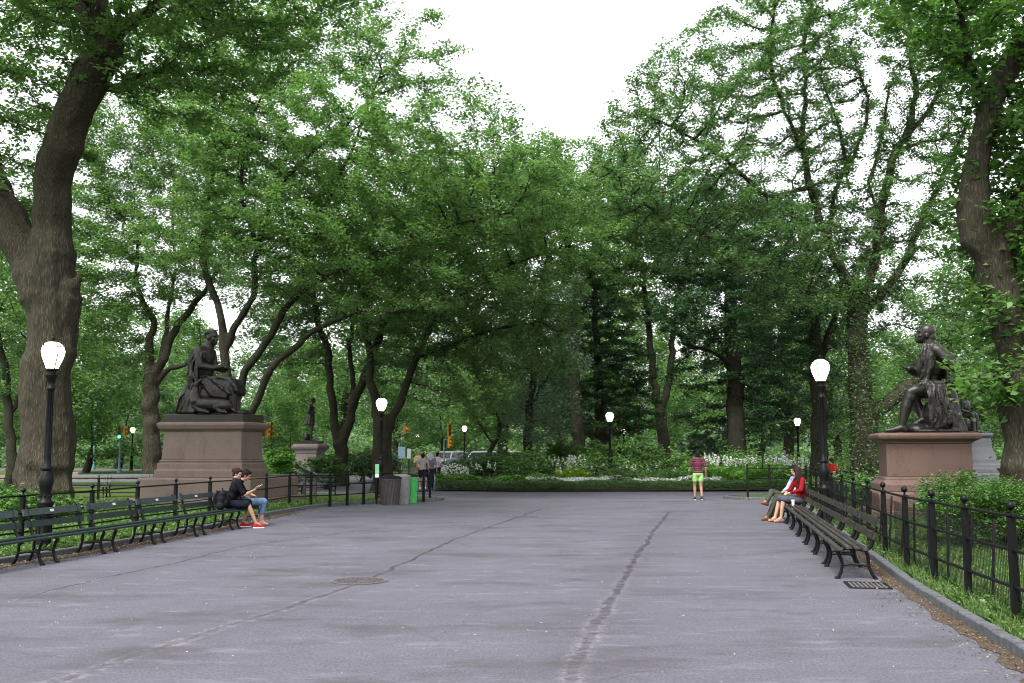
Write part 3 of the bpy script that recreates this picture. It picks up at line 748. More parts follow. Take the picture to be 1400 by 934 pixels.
hero_tree('elm_tree', 'slender forked tree at the middle of the flower bed', [
    (None, [(909, 640, 72, .55), (908, 620, 72, .46), (905, 585, 72, .42), (903, 556, 72, .42)]),
    (0, [(902, 560, 72, .3), (894, 520, 72, .27), (889, 470, 72, .24), (886, 430, 72, .2), (878, 370, 72, .14)]),
    (0, [(906, 556, 72, .28), (913, 530, 72, .26), (918, 490, 72, .24), (921, 440, 72, .18), (930, 380, 72, .1)]),
    ], [(880, 400, 72, 4, 4, 2.6), (930, 400, 72, 3.4, 4, 2.6), (840, 350, 72, 5, 5, 4), (950, 330, 72, 5, 5, 4), (890, 280, 72, 6, 5, 4)],
    BARK2, LF_COOL, 32, L=.24, Wd=.15, dens=.7, lpn=18, spread=.65, kill=1.1, step=.6)
hero_tree('spruce_tree', 'dark thick trunked tree with low drooping boughs, right of the walking man', [
    (None, [(1008, 655, 58, .62), (1006, 600, 58, .52), (1004, 520, 58, .48), (1001, 440, 58, .4), (998, 360, 58, .3), (995, 290, 58, .18)]),
    (0, [(1004, 500, 58, .14), (970, 480, 57, .1), (935, 470, 56, .06)]),
    (0, [(1004, 520, 58, .14), (1040, 500, 57, .1), (1080, 500, 56, .06)]),
    ], [(1000, 330, 58, 5.5, 5, 4), (960, 430, 57, 3.6, 4, 2.0), (1050, 430, 57, 3.6, 4, 2.2), (1070, 520, 57, 3.4, 4, 1.6), (950, 510, 58, 2.4, 3, 1.2, .7), (1010, 460, 59, 3, 3, 2, .8), (1110, 560, 57, 2.4, 3, 1.2, .8), (1050, 590, 58, 2.2, 2, .7, .8), (960, 570, 60, 2, 2, 1.2, .7)],
    BARK2, LF_DARK, 33, L=.2, Wd=.12, dens=1.1, lpn=22, spread=.55, kill=.85, step=.55, flat=.35)
hero_tree('elm_tree', 'dark trunked tree directly behind the right lamp', [
    (None, [(1122, 700, 46, .5), (1121, 660, 46, .4), (1119, 560, 46, .36), (1117, 480, 46, .3), (1105, 410, 46, .2)]),
    (0, [(1118, 500, 46, .18), (1135, 450, 46, .14), (1150, 400, 46, .08)]),
    ], [(1100, 400, 46, 3, 4, 2.2), (1150, 440, 46, 2.6, 3, 1.8), (1060, 470, 46, 2.2, 3, 1.6, .9), (1110, 330, 46, 4, 4, 2.5), (1150, 540, 46.5, 1.6, 2, 1.3, .8), (1050, 360, 45, 3, 3, 2)],
    BARK2, LF_DARK, 34, thick=False, L=.16, Wd=.1, dens=1.2, lpn=18, spread=.45, kill=.8, step=.5, hug=[(0, 900, .2)])
hero_tree('conifer_tree', 'very dark dense evergreen behind the middle lamp', [
    (None, [(822, 640, 66, .4), (820, 560, 66, .34), (816, 470, 66, .25), (812, 390, 66, .12)]),
    ], [(820, 560, 66, 4.6, 4, 2.2, 1.3), (818, 500, 66, 4.2, 4, 2.6, 1.3), (812, 440, 66, 3.4, 3.4, 2.6), (810, 390, 66, 2.4, 2.4, 2)],
    BARK2, LF_DARK, 35, L=.2, Wd=.1, dens=1.4, lpn=22, spread=.5, kill=.85, step=.55, flat=.35)
hero_tree('weeping_tree', 'grey green weeping tree at the left of the flower bed', [
    (None, [(722, 650, 55, .3), (722, 600, 55, .26), (726, 540, 55, .22), (735, 470, 55, .16), (742, 410, 55, .1)]),
    (0, [(724, 560, 55, .12), (745, 520, 54.5, .08), (760, 500, 54, .05)]),
    ], [(735, 400, 55, 3, 3, 1.8), (745, 480, 55, 2.9, 3, 2), (730, 560, 54.6, 2.4, 2.4, 1.8), (770, 560, 55, 1.6, 2, 1.6), (700, 470, 55, 2.4, 3, 2, .9), (740, 605, 54, 2.0, 2, .8)],
    BARK2, LF_GREY, 36, thick=False, L=.19, Wd=.07, dens=1.5, lpn=22, spread=.45, kill=.8, step=.5, flat=1.3, tilt=1.3)
hero_tree('elm_tree', 'small crooked tree above the parked cars', [
    (None, [(672, 640, 60, .2), (672, 610, 60, .14), (683, 590, 60, .12), (680, 565, 60, .1), (690, 540, 60, .07)]),
    (0, [(674, 606, 60, .08), (662, 590, 60, .06), (650, 570, 60, .04)]),
    ], [(690, 540, 60, 2.2, 2.4, 1.6), (655, 560, 60, 1.8, 2, 1.3), (640, 520, 60, 2.6, 3, 1.6), (690, 590, 60, 1.2, 1.4, .7, .7)],
    BARK2, LF_MID, 37, L=.2, Wd=.12, dens=1.2, lpn=18, spread=.5, kill=.8, step=.5)

hero_tree('elm_tree', 'tall leafy tree closing the gap of sky in the middle of the photo', [
    (None, [(790, 660, 62, .5), (789, 600, 62, .42), (786, 500, 62, .36), (780, 400, 62, .3), (775, 320, 62, .2), (770, 250, 62, .1)]),
    (0, [(782, 420, 62, .2), (820, 350, 61, .14), (850, 290, 60, .08)]),
    (0, [(780, 400, 62, .2), (740, 330, 61, .14), (715, 270, 60, .08)]),
    ], [(770, 245, 61, 4.5, 4, 2.4), (720, 270, 60, 3.4, 4, 2.4), (830, 240, 60, 3.4, 4, 2.6), (780, 330, 60, 5, 5, 2.6), (860, 320, 60, 4, 4, 3), (740, 205, 60, 2.4, 3, 1.2, .6)],
    BARK2, LF_MID, 41, L=.22, Wd=.14, dens=.9, lpn=18, spread=.55, kill=.95, step=.55)

# --- background trees: four kinds, copied
def proto_tree(name, h, rad, seed, leaf, bark, L=.30, n_l=46, shape='round', low=.25, dens=.8):
    rng = np.random.default_rng(seed)
    pos = []; par = []; fixed = {}
    th = h * low * 1.3
    k = int(th / .6)
    for i in range(k + 1):
        t = i / k
        par.append(i - 1); pos.append((.25 * math.sin(t * 2 + seed), .25 * math.cos(t * 1.7 + seed), th * t)); fixed[i] = (.42 if shape != 'shrub' else .15) * (1 - .35 * t) * h / 16
    A = []
    nl = 9
    for q in range(nl):
        a = q * 2.4 + seed; f = (q + .5) / nl
        z = h * (low + (1 - low) * f)
        rr = rad * (math.sin(PI * min(1, .18 + .75 * f)) if shape == 'round' else (1.05 - f) * 1.1)
        A.append(ellipsoid_points((rr * .55 * math.cos(a), rr * .55 * math.sin(a), z), (rad * .5, rad * .5, h * .11), dens, rng))
    A = np.vstack(A); A = A[A[:, 2] > 1.0]
    pos, par = colonize(pos, par, A, .65, 9, 1.15, 60, rng)
    r = radii(pos, par, fixed, .016)
    root = empty(name, (0, 0, 0))
    wood_mesh('trunk', pos, par, r, bark, root, sides=6, rmin=.02)
    tw = np.where((r < .05) & (np.arange(len(pos)) > k))[0]
    C = np.repeat(pos[tw], n_l, 0) + rng.normal(0, .42, (len(tw) * n_l, 3)) * np.array([1, 1, .6])
    tn = np.clip(np.repeat(rng.uniform(0, 1, len(tw)), n_l) * .6 + rng.uniform(0, 1, len(C)) * .4, 0, 1)
    leaf_mesh('crown', C, leaf, root, rng, L, L * .62, tilt=.6, tint=tn)
    print(name, len(pos), len(C)); return root
PR = {
 'a': proto_tree('broadleaf_tree', 17, 6.0, 1, LF_MID, BARK2),
 'b': proto_tree('broadleaf_tree', 15, 5.2, 2, LF_FAR, BARK2, low=.12),
 'c': proto_tree('broadleaf_tree', 13, 5.4, 3, LF_LIGHT, BARK3, low=.08),
 'd': proto_tree('broadleaf_tree', 16, 5.0, 4, LF_DARK, BARK2, shape='cone', low=.1),
}
used = set()
def place(k, x, Y, s, label, group, rz=None, y=None):
    """x = picture column of the trunk, Y = distance"""
    o = PR[k] if k not in used else copy_tree(PR[k])
    used.add(k)
    p = W(x, 600, Y); rnd = random.Random(int(x * 7 + Y * 13))
    o.location = (p.x, Y, -.02); o.scale = (s, s, s * rnd.uniform(.92, 1.08)); o.rotation_euler = (0, 0, rz if rz is not None else rnd.uniform(0, 6.28))
    tag(o, label, 'tree', group); return o
BGT = 'trees of the park beyond the crossing path'
for k, x, Y, s, lab in [
    ('b', -20, 62, 1.0, 'cool green tree at the far left edge beyond the slim dark trunk'),
    ('c', 120, 80, 1.0, 'light green tree behind the tall blue green street light pole'),
    ('b', 165, 96, 1.1, 'low crowned tree far behind the left traffic light'),
    ('a', 60, 74, 1.1, 'tree showing behind the massive elm trunk on the left'),
    ('b', 250, 84, 1.0, 'tree standing far behind the left statue pedestal'),
    ('c', 400, 72, .62, 'bright low tree behind the standing statue'),
    ('b', 375, 92, 1.05, 'cool green tree between the left pedestal and the standing statue'),
    ('a', 470, 88, 1.15, 'tall tree behind the V forked elm'),
    ('b', 545, 84, .9, 'tree behind the hanging traffic light and the strollers'),
    ('b', 610, 100, 1.1, 'tree far behind the left white parked car'),
    ('c', 650, 110, 1.0, 'far light green tree over the parked cars'),
    ('a', 690, 84, 1.15, 'tall tree behind the weeping tree'),
    ('b', 760, 78, 1.05, 'tall cool green tree between the weeping tree and the dark evergreen'),
    ('c', 925, 104, .8, 'light tree glowing behind the slender forked tree'),
    ('a', 830, 88, 1.2, 'tall tree crowning the dark evergreen'),
    ('d', 1040, 78, 1.0, 'dark cone shaped tree behind the right hand bed corner'),
    ('a', 1080, 88, 1.2, 'tall tree behind the far right lamp'),
    ('b', 1150, 74, 1.0, 'cool green tree between the right lamp and the ivy clad elm'),
    ('c', 1230, 82, .95, 'light tree behind the front foot of the right statue'),
    ('b', 1290, 66, .95, 'cool green tree directly behind the right statue'),
    ('a', 1350, 70, 1.0, 'tree behind the grey flared pedestal'),
    ('b', 1430, 60, 1.0, 'cool green tree at the right edge behind the curving elm'),
    ]:
    place(k, x, Y, s, lab, BGT)
rb = random.Random(5)
for i in range(24):
    x = -150 + i * 74 + rb.uniform(-25, 25); Y = rb.uniform(125, 150)
    place(rb.choice('abca'), x, Y, rb.uniform(1.0, 1.35), 'one of the farthest trees, glimpsed only through gaps in nearer leaves', 'farthest row of trees')

# far wood that closes the view: one mass nobody could count
def wood_mass():
    rng = np.random.default_rng(77)
    n = 150000
    x = rng.uniform(-150, 150, n); y = 158 + rng.uniform(0, 16, n) + 6 * np.sin(x * .05)
    top = 13 + 3.5 * np.sin(x * .21 + 1) + 2.5 * np.sin(x * .53) + 1.5 * np.sin(x * 1.3)
    z = rng.uniform(0, 1, n) ** .9 * top
    C = np.stack([x, y, z], 1)
    k = np.sin(x * .9 + z * .7) + np.sin(z * 1.3 - x * .4) + rng.normal(0, .6, n) > -.9
    C = C[k]
    o = leaf_mesh('distant_wood', C, LF_FAR, None, rng, .8, .6, tilt=.9)
    o['kind'] = 'stuff'
wood_mass()
def understory():
    rng = np.random.default_rng(78)
    n = 90000
    x = rng.uniform(-110, 110, n); y = rng.uniform(98, 122, n)
    top = 2.6 + 1.0 * np.sin(x * .31 + 1) + .8 * np.sin(x * .83 + y * .3)
    z = rng.uniform(0, 1, n) * top
    C = np.stack([x, y, z], 1)
    o = leaf_mesh('distant_undergrowth', C, LF_FAR, None, rng, .45, .32, tilt=.9); o['kind'] = 'stuff'
understory()
# ---------------------------------------------------------------- shared materials
M_IRON = plain('black_iron_paint', (.004, .004, .0045), .45, 0, .3, 20, .1, .16)
M_IRON2 = plain('worn_iron', (.007, .007, .0075), .6, 0, .4, 30, .1, .2)
M_GREENP = plain('dark_green_paint', (.012, .024, .022), .38, 0, .25, 12, .15, .3)
M_GREENT = plain('grey_green_painted_sheen', (.03, .045, .047), .32, 0, .25, 12, .15)  # lighter grey green; on left top slats the sky's reflection is painted in
def worn_wood():
    m = bpy.data.materials.new('worn_bench_paint'); nt, N = nodes(m)
    v = objcoord(nt, (1, 6, 6)); a = noise(nt, v, 3.5, 6, .7); b = noise(nt, objcoord(nt, (2, 30, 30)), 4, 4, .7)
    col = ramp(nt, a, [(.44, (.008, .010, .009)), (.53, (.018, .019, .016)), (.60, (.055, .036, .026)), (.72, (.17, .12, .09))])
    col = mixc(nt, .25, col, ramp(nt, b, [(.3, (.01, .01, .008)), (.7, (.03, .027, .022))]))
    finish(nt, col, .5, 0, b, .3, .005, .4); return m
M_WORN = worn_wood()
M_PLAQUE = plain('silver_plaque', (.7, .7, .7), .3, .3)
M_BLACKPL = plain('black_plastic', (.015, .015, .016), .45)
def stone(name, c, spk, rough=.7):
    m = bpy.data.materials.new(name); nt, N = nodes(m)
    v = objcoord(nt); a = noise(nt, v, 1.4, 5, .6); b = noise(nt, v, 60, 3, .7); s_ = noise(nt, objcoord(nt, (3, 3, .6)), 1.5, 5, .7)
    col = ramp(nt, a, [(.3, tuple(x * .8 for x in c)), (.7, tuple(x * 1.15 for x in c))])
    col = mixc(nt, .45, col, ramp(nt, b, [(.35, tuple(x * .55 for x in c)), (.65, spk)]))
    st = ramp(nt, s_, [(.52, (0, 0, 0)), (.72, (1, 1, 1))])
    col = mixc(nt, math_(nt, 'MULTIPLY', st, .4), col, tuple(x * .45 for x in c))
    finish(nt, col, rough, 0, b, .25, .006, .3); return m
M_RED = stone('red_granite', (.135, .10, .083), (.235, .18, .152), .62)
M_RED2 = stone('rust_red_granite', (.115, .07, .057), (.22, .145, .12), .55)
M_GREYST = stone('grey_granite', (.065, .067, .077), (.13, .13, .142), .7)
M_PALEST = stone('pinkish_granite', (.17, .13, .125), (.3, .26, .25), .6)
def bronze():
    m = bpy.data.materials.new('dark_bronze'); nt, N = nodes(m)
    a = noise(nt, objcoord(nt, (1, 1, .7)), 3, 6, .65); b = noise(nt, objcoord(nt), 22, 4, .6)
    col = ramp(nt, a, [(.3, (.009, .008, .007)), (.6, (.022, .019, .016)), (.8, (.042, .040, .034))])
    finish(nt, col, .40, .3, b, .35, .02, .5); return m
M_BRZ = bronze()
M_TAN = plain('tan_wall', (.20, .15, .105), .9, var=.3, scale=3)
M_WHITE = plain('white_paint', (.75, .75, .76), .4, var=.03)
M_GLASS = plain('dark_glass', (.02, .024, .028), .08, 0, .1)
M_YEL = plain('signal_yellow', (.30, .16, .015), .45, var=.08)
M_BLUEP = plain('blue_green_pole', (.06, .13, .15), .5, var=.2)
M_GLOBE = emit('lit_globe', (1.0, .78, .58), 2.6)
M_GLOBE2 = emit('lit_globe_far', (1.0, .80, .66), 1.8)

# ---------------------------------------------------------------- street lamps
def make_lamp(label, loc, k=1.0, globe=None):
    root = empty('street_lamp', loc, random.uniform(0, 1), label, 'street lamp', 'lit park lamps')
    s = k
    b = MB(); b.lathe([(.175, 0), (.175, .06), (.145, .09), (.125, .12), (.115, .75), (.13, .80), (.13, .86), (.095, .90), (.085, 1.02), (.105, 1.10), (.122, 1.20), (.118, 1.28), (.085, 1.36), (.075, 1.40), (.092, 1.43), (.092, 1.46), (.065, 1.50), (.06, 1.60)], 16)
    for i in range(8):
        a = i * PI / 4 + .2
        b.box(-.018, .018, -.012, .012, .16, .72, Matrix.Rotation(a, 4, 'Z') @ Matrix.Translation((0, -.12, 0)))
    for z in (1.02, ):
        for i in range(8):
            a = i * PI / 4; b.ell((math.cos(a) * .092, math.sin(a) * .092, .97), (.02, .02, .03), 6, 4)
    b.build('post_base', M_IRON, root, True)
    p = MB(); p.lathe([(.060, 1.60), (.055, 1.9), (.050, 2.8), (.075, 2.83), (.075, 2.86), (.058, 2.88), (.058, 2.94), (.07, 3.0), (.10, 3.05), (.105, 3.09), (.085, 3.11), (.085, 3.15), (.115, 3.17), (.115, 3.20)], 12)
    for i in range(8):
        a = i * PI / 4; c_, s_ = math.cos(a), math.sin(a)
        p.tube([(c_ * .056, s_ * .056, 1.62), (c_ * .049, s_ * .049, 2.78)], .006, 4)
    p.build('pole', M_IRON, root, True)
    g = MB(); g.lathe([(.10, 3.20), (.13, 3.27), (.178, 3.38), (.200, 3.46), (.205, 3.51), (.192, 3.57), (.160, 3.62), (.115, 3.655), (.06, 3.68), (.02, 3.685)], 20)
    g.build('globe', globe or M_GLOBE, root, True)
    c2 = MB()
    for i in range(4):
        a = i * PI / 2 + .5; c_, s_ = math.cos(a), math.sin(a)
        c2.tube([(c_ * r, s_ * r, z) for r, z in ((.112, 3.20), (.142, 3.28), (.190, 3.39), (.212, 3.47), (.215, 3.52), (.196, 3.585))], .011, 5)
    n = 24; ringp = [(.198 * math.cos(2*PI*i/n), .198 * math.sin(2*PI*i/n), 3.585) for i in range(n + 1)]
    c2.tube(ringp, .009, 5)
    for i in range(8):
        a = i * PI / 4; c2.ell((.196 * math.cos(a), .196 * math.sin(a), 3.61), (.012, .012, .022), 6, 4)
    c2.lathe([(.105, 3.668), (.07, 3.69), (.035, 3.71), (.02, 3.72), (.028, 3.745), (.012, 3.775), (.003, 3.80)], 10)
    c2.build('globe_cage', M_IRON, root, True)
    root.scale = (k, k, k)
    return root
def lampY(x, Y): p = W(x, 600, Y); return (p.x, Y, 0.03)
make_lamp('tallest looking lit lamp, in front of the massive forked elm', lampY(66, 17.6))
make_lamp('lit lamp rising behind the right bench row, before a dark trunk', (7.07, 22.75, .05), 1.035)
make_lamp('lit lamp directly behind the waste bins', lampY(521, 37))
make_lamp('lit lamp standing alone in the middle of the flower bed', (W(834, 600, 50).x, 50, .1), .97)
make_lamp('small lit lamp just left of the left statue pedestal', lampY(181, 86), 1, M_GLOBE2)
make_lamp('small lit lamp over the parked cars', lampY(635, 80), 1, M_GLOBE2)
make_lamp('smallest lit lamp, above the walking strollers', lampY(571, 128), 1, M_GLOBE2)
make_lamp('small lit lamp just right of the flower bed lamp', lampY(853, 90), 1, M_GLOBE2)
make_lamp('small lit lamp behind the woman in the red cardigan', lampY(1091, 60), 1, M_GLOBE2)

# ---------------------------------------------------------------- benches
def bench(label, loc, rz, L=1.74, leg=.68, seatm=None, backm=None, topm=None, group=None, plaque=True, name='park_bench'):
    root = empty(name, loc, rz, label, 'bench', group)
    h = L / 2 - .012
    rn = random.Random(int(loc[0] * 100 + loc[1] * 31))
    seat = [(-.245, .425), (-.150, .440), (-.055, .436), (.040, .424)]
    for i, (y, z) in enumerate(seat):
        m = MB(); m.cbox(-h, h, y - .041, y + .041, z - .016, z + .016, .006)
        o = m.build('seat_slat', seatm, root, bevel=0); o.rotation_euler = (R((3, 0, -2, -5)[i]), 0, 0)
    for (y, z, hh, mm) in ((.205, .60, .052, backm), (.262, .785, .055, topm or backm)):
        m = MB(); M = Matrix.Translation((0, y, z)) @ Matrix.Rotation(R(-17), 4, 'X')
        m.cbox(-h + .05, h - .05, -.014, .014, -hh, hh, .006, M)
        m.build('back_slat', mm, root)
        if plaque and z > .7:
            q = MB(); M2 = Matrix.Translation((rn.uniform(-.15, .15), y - .0175, z + .005)) @ Matrix.Rotation(R(-17), 4, 'X')
            q.box(-.045, .045, -.003, .003, -.022, .022, M2); q.build('plaque', M_PLAQUE, root)
    m = MB(); m.tube([(-h, .225, .69), (h, .225, .69)], .011, 6); m.build('tie_rod', M_IRON, root, True)
    for sx in (-leg, leg):
        f = MB()
        f.tube([(sx, -.27, .405), (sx, -.285, .36), (sx, -.245, .28), (sx, -.225, .20), (sx, -.245, .10), (sx, -.285, .02), (sx, -.315, .0)], [.027, .030, .026, .024, .024, .028, .036], 8, flat=1.0)
        f.lathe([(.042, 0), (.042, .012), (.025, .02)], 8, (sx, -.30, 0))
        f.tube([(sx, .10, .385), (sx, .12, .30), (sx, .125, .18), (sx, .165, .08), (sx, .215, .0)], [.026, .025, .023, .024, .03], 8)
        f.lathe([(.036, 0), (.036, .012), (.02, .02)], 8, (sx, .21, 0))
        f.tube([(sx, -.27, .405), (sx, -.15, .418), (sx, -.04, .412), (sx, .05, .398), (sx, .12, .41), (sx, .165, .46), (sx, .195, .54), (sx, .235, .68), (sx, .285, .845), (sx, .292, .87)], [.022, .022, .022, .022, .028, .03, .026, .022, .020, .014], 8)
        f.tube([(sx, -.235, .185), (sx, -.12, .205), (sx, 0, .195), (sx, .125, .185)], .018, 6)
        f.build('end_frame', M_IRON, root, True)
    return root
LG, RG = 'benches in a row along the left kerb', 'benches in a row along the right kerb'
llab = ['green bench cut off by the left edge of the photo', 'green bench in front of the nearest left lamp', 'green bench just right of the nearest left lamp, bright plaque',
        'green bench third to the left of the seated couple on the left', 'green bench right beside the black backpack, left of the couple', 'green bench on which the man in black shirt sits']
dL = Vector((.152, .988))
for k in range(6):
    Z = 16.95 + 1.722 * (k - 1); X = -7.38 + (Z - 15.8) * .154
    c0 = Vector((X, Z)) + Vector((-.988, .152)) * .30
    bench(llab[k], (c0.x, c0.y, .0), math.atan2(.988, .152), 1.74, .68, M_GREENP, M_GREENP, M_GREENT, LG)
rlab = ['nearest bench of the right row, end frame facing the viewer', 'second bench from the near end of the right row', 'third bench from the near end of the right row',
        'right row bench in front of the right lamp, on its near side', 'right row bench carrying the paper cup, by the lamp', 'bench under the woman in the red cardigan', 'farthest bench of the right row, under the man in olive trousers']
for k in range(7):
    Z = 15.0 + 1.79 * k; X = 4.57 + (Z - 14.24) * .204
    c0 = Vector((X, Z)) + Vector((.98, -.2)) * .30
    bench(rlab[k], (c0.x, c0.y, .0), math.atan2(-.98, -.2), 1.80, .73, M_WORN, M_WORN, M_WORN, RG, plaque=False)
# distant benches on the left lawn
for (x, Y, rz, lab) in [(118, 37, .1, 'distant bench just right of the massive elm'), (176, 37.6, .1, 'distant bench below the left traffic light'),
                        (386, 37.5, 2.9, 'grey green bench seen between the left pedestal and the standing statue'), (432, 38.5, 2.9, 'grey green bench beside the tilted board')]:
    p = W(x, 650, Y); bench(lab, (p.x, Y, .05), rz, 1.8, .7, M_GREENT, M_GREENT, M_GREENT, 'benches on the lawn beyond the left fence', plaque=False)

# ---------------------------------------------------------------- fences
def fence(label, pts, H, name='iron_fence', ball=.042, pr=.036, rails=(.90, .62, .32), rr=.017, extra=0):
    o0 = Vector((pts[0][0], pts[0][1], 0)); root = empty(name, o0, 0, label, 'fence')
    P = [Vector((p[0], p[1], .05)) - o0 for p in pts]
    for i, p in enumerate(P):
        m = MB(); d = (P[min(i+1, len(P)-1)] - P[max(i-1, 0)]); a = math.atan2(d.y, d.x)
        M = Matrix.Translation(p) @ Matrix.Rotation(a, 4, 'Z')
        h = H - 2 * ball - .06
        m.cbox(-pr, pr, -pr, pr, -.1, h, .006, M)
        m.cbox(-pr - .012, pr + .012, -pr - .012, pr + .012, h + .001, h + .022, .004, M)
        for rz in rails:
            m.ell(M @ Vector((0, 0, H * rz - .03)), (rr * 1.9,) * 3, 8, 5)
        m.lathe([(.018, h + .02), (.014, h + .05), (.018, h + .06)], 8, p)
        m.ell(p + Vector((0, 0, H - ball)), ball, 12, 8)
        m.build('post', M_IRON, root, True)
    for rz in rails:
        m = MB(); m.tube([p + Vector((0, 0, H * rz - .03)) for p in P], rr, 8); m.build('rail', M_IRON, root, True)
    return root
def at(x, Z): p = W(x, 640, Z); return (p.x, Z)
RP = [at(1560, 7.4), at(1465, 8.9), at(1378.6, 10.3), at(1316, 11.75), at(1271.5, 13.1), at(1235, 14.5), at(1206, 16.3), at(1184.8, 18.2), at(1165.6, 20.25), at(1150, 22.3), at(1136, 24.5)]
RP += [(2.53 + .217 * z + .08, z) for z in (26.5, 28.5, 30.5, 32.5, 34.5)] + [(10.1, 36.1), (9.35, 36.45), (8.6, 36.7)]
fence('black iron post and rail fence with ball finials behind the right benches', RP, 1.23, ball=.046)
LP = [(-9.5, 11.6), (-9.1, 13.6), (-8.82, 15.6), (-8.55, 17.6), at(127.7, 19.6), at(189.5, 21.6), at(241.4, 23.3), at(288, 25.1), at(329, 26.8), at(365, 28.6), at(396.5, 30.9), at(425.9, 31.4), at(452, 31.9), at(475.4, 32.6), at(497.8, 33.3), at(515, 33.9), at(545, 34.4), at(579.5, 35.0), at(588, 35.9)]
fence('black iron post and rail fence with ball finials behind the left benches', LP, 1.09)
LB = [(-22, 35.2), (-19.5, 35.3), (-17, 35.4), (-14.6, 35.5), (-12.6, 35.6)]
fence('low black rail fence in front of the distant left benches', LB, .86, ball=.03, rr=.02)
LC = [(-11.5, 47), (-9.5, 46.2), (-7.6, 44.8), (-5.6, 43.9)]
RB = [(13.2, 46.2), (15.5, 46.8), (18, 47.4), (21, 48.2), (24, 49)]
fence('low black rail fence beyond the right lamp at the bed edge', RB, .95, ball=.03)
# wire netting with leaning stakes behind the right fence
def wire_net():
    P = [Vector((p[0], p[1], 0)) for p in RP[:13]]
    S = spline([(p.x, p.y) for p in P], 10); S = offset(S, .16)
    root = empty('wire_netting', (S[0].x, S[0].y, 0), 0, 'fine wire netting on leaning stakes behind the right iron fence', 'netting'); o0 = Vector((S[0].x, S[0].y, 0))
    V = []; Fq = []
    def bar(a, b, r):
        t = (b - a).normalized(); u = t.orthogonal().normalized(); w = t.cross(u); n = len(V)
        for p in (a, b):
            for c_, s_ in ((1, 0), (0, 1), (-1, 0), (0, -1)): V.append(tuple(p + u * r * c_ + w * r * s_))
        for k in range(4): Fq.append((n + k, n + (k+1) % 4, n + 4 + (k+1) % 4, n + 4 + k))
    acc = 0; pitch = .05; L = 0; tot = []
    for a, b in zip(S[:-1], S[1:]):
        l = (b - a).length; t = acc
        while t < l:
            p = a.lerp(b, t / l); q = Vector((p.x, p.y, 0)) - o0
            pit = pitch if q.length < 9 else .1
            bar(q + Vector((0, 0, .05)), q + Vector((0, 0, .97 + .015 * math.sin(p.y * 2))), .0032)
            t += pit
        acc = t - l
        for z in np.linspace(.12, .98, 9):
            bar(Vector((a.x, a.y, z)) - o0, Vector((b.x, b.y, z)) - o0, .0022)
    np_mesh('wire_mesh', V, Fq, M_IRON2, root)
    rn = random.Random(9); d = 0
    for i in range(4, len(S) - 2, 6):
        p = Vector((S[i].x, S[i].y, 0)) - o0; m = MB(); l = rn.uniform(-.12, .12); l2 = rn.uniform(.0, .12)
        m.tube([p + Vector((0, 0, -.05)), p + Vector((l2, l, 1.02))], .016, 6); m.build('stake', M_IRON2, root)
wire_net()

# ---------------------------------------------------------------- bins
def bin_(label, x, Z, r, h, col, open_top=True, lid=True):
    p = W(x, 660, Z); root = empty('waste_bin', (p.x, Z, 0.0), 0, label, 'waste bin', 'ribbed waste bins by the lamp')
    m_ = plain('bin_' + label.split()[0], col, .5, var=.2)
    m = MB(); n = 40; prof = [(r * .80, .0), (r * .82, .04), (r * .9, h * .5), (r * .98, h * .93), (r, h * .94), (r, h), (r * .93, h), (r * .9, h - .05), (r * .75, .12)]
    vs = []
    for ri, (rr, z) in enumerate(prof):
        for k in range(n):
            a = 2 * PI * k / n + z * .35
            q = rr * (1 - (.045 if (k % 2 and 1 <= ri <= 3) else 0)); vs.append((q * math.cos(a), q * math.sin(a), z))
    fs = [(i*n+k, i*n+(k+1) % n, (i+1)*n+(k+1) % n, (i+1)*n+k) for i in range(len(prof)-1) for k in range(n)] + [tuple(range(n-1, -1, -1)), tuple(range((len(prof)-1)*n, len(prof)*n))]
    m.add(vs, fs); m.build('barrel', m_, root)
    if lid:
        l = MB(); l.lathe([(r * 1.03, h + .002), (r * 1.03, h + .03), (r * .85, h + .07), (r * .45, h + .10), (r * .40, h + .085)], 24); l.build('lid', M_IRON2 if col[0] < .1 else m_, root, True)
    return root
bin_('brown ribbed bin, leftmost and widest of the bins beside the fence', 533.5, 33.0, .37, .86, (.032, .026, .026))
bin_('grey ribbed bin between the brown bin and the green bin', 549.5, 33.9, .30, .88, (.17, .165, .17))
bin_('green ribbed bin, rightmost of the bins beside the fence', 561.5, 34.4, .26, .88, (.035, .32, .07))
# green notice strip on the fence
sg = empty('notice_board', at(515.5, 33.6) + (0,), .2, 'narrow green and white notice strip on a stake left of the bins', 'sign')
m = MB(); m.box(-.02, .02, -.015, .015, 0, 1.0); m.build('stake', M_IRON, sg)
m = MB(); m.box(-.065, .065, -.03, -.018, 1.0, 1.32); m.build('green_panel', plain('mint_green', (.22, .55, .27), .5), sg)
m = MB(); m.box(-.065, .065, -.03, -.018, .88, .997); m.build('white_panel', M_WHITE, sg)

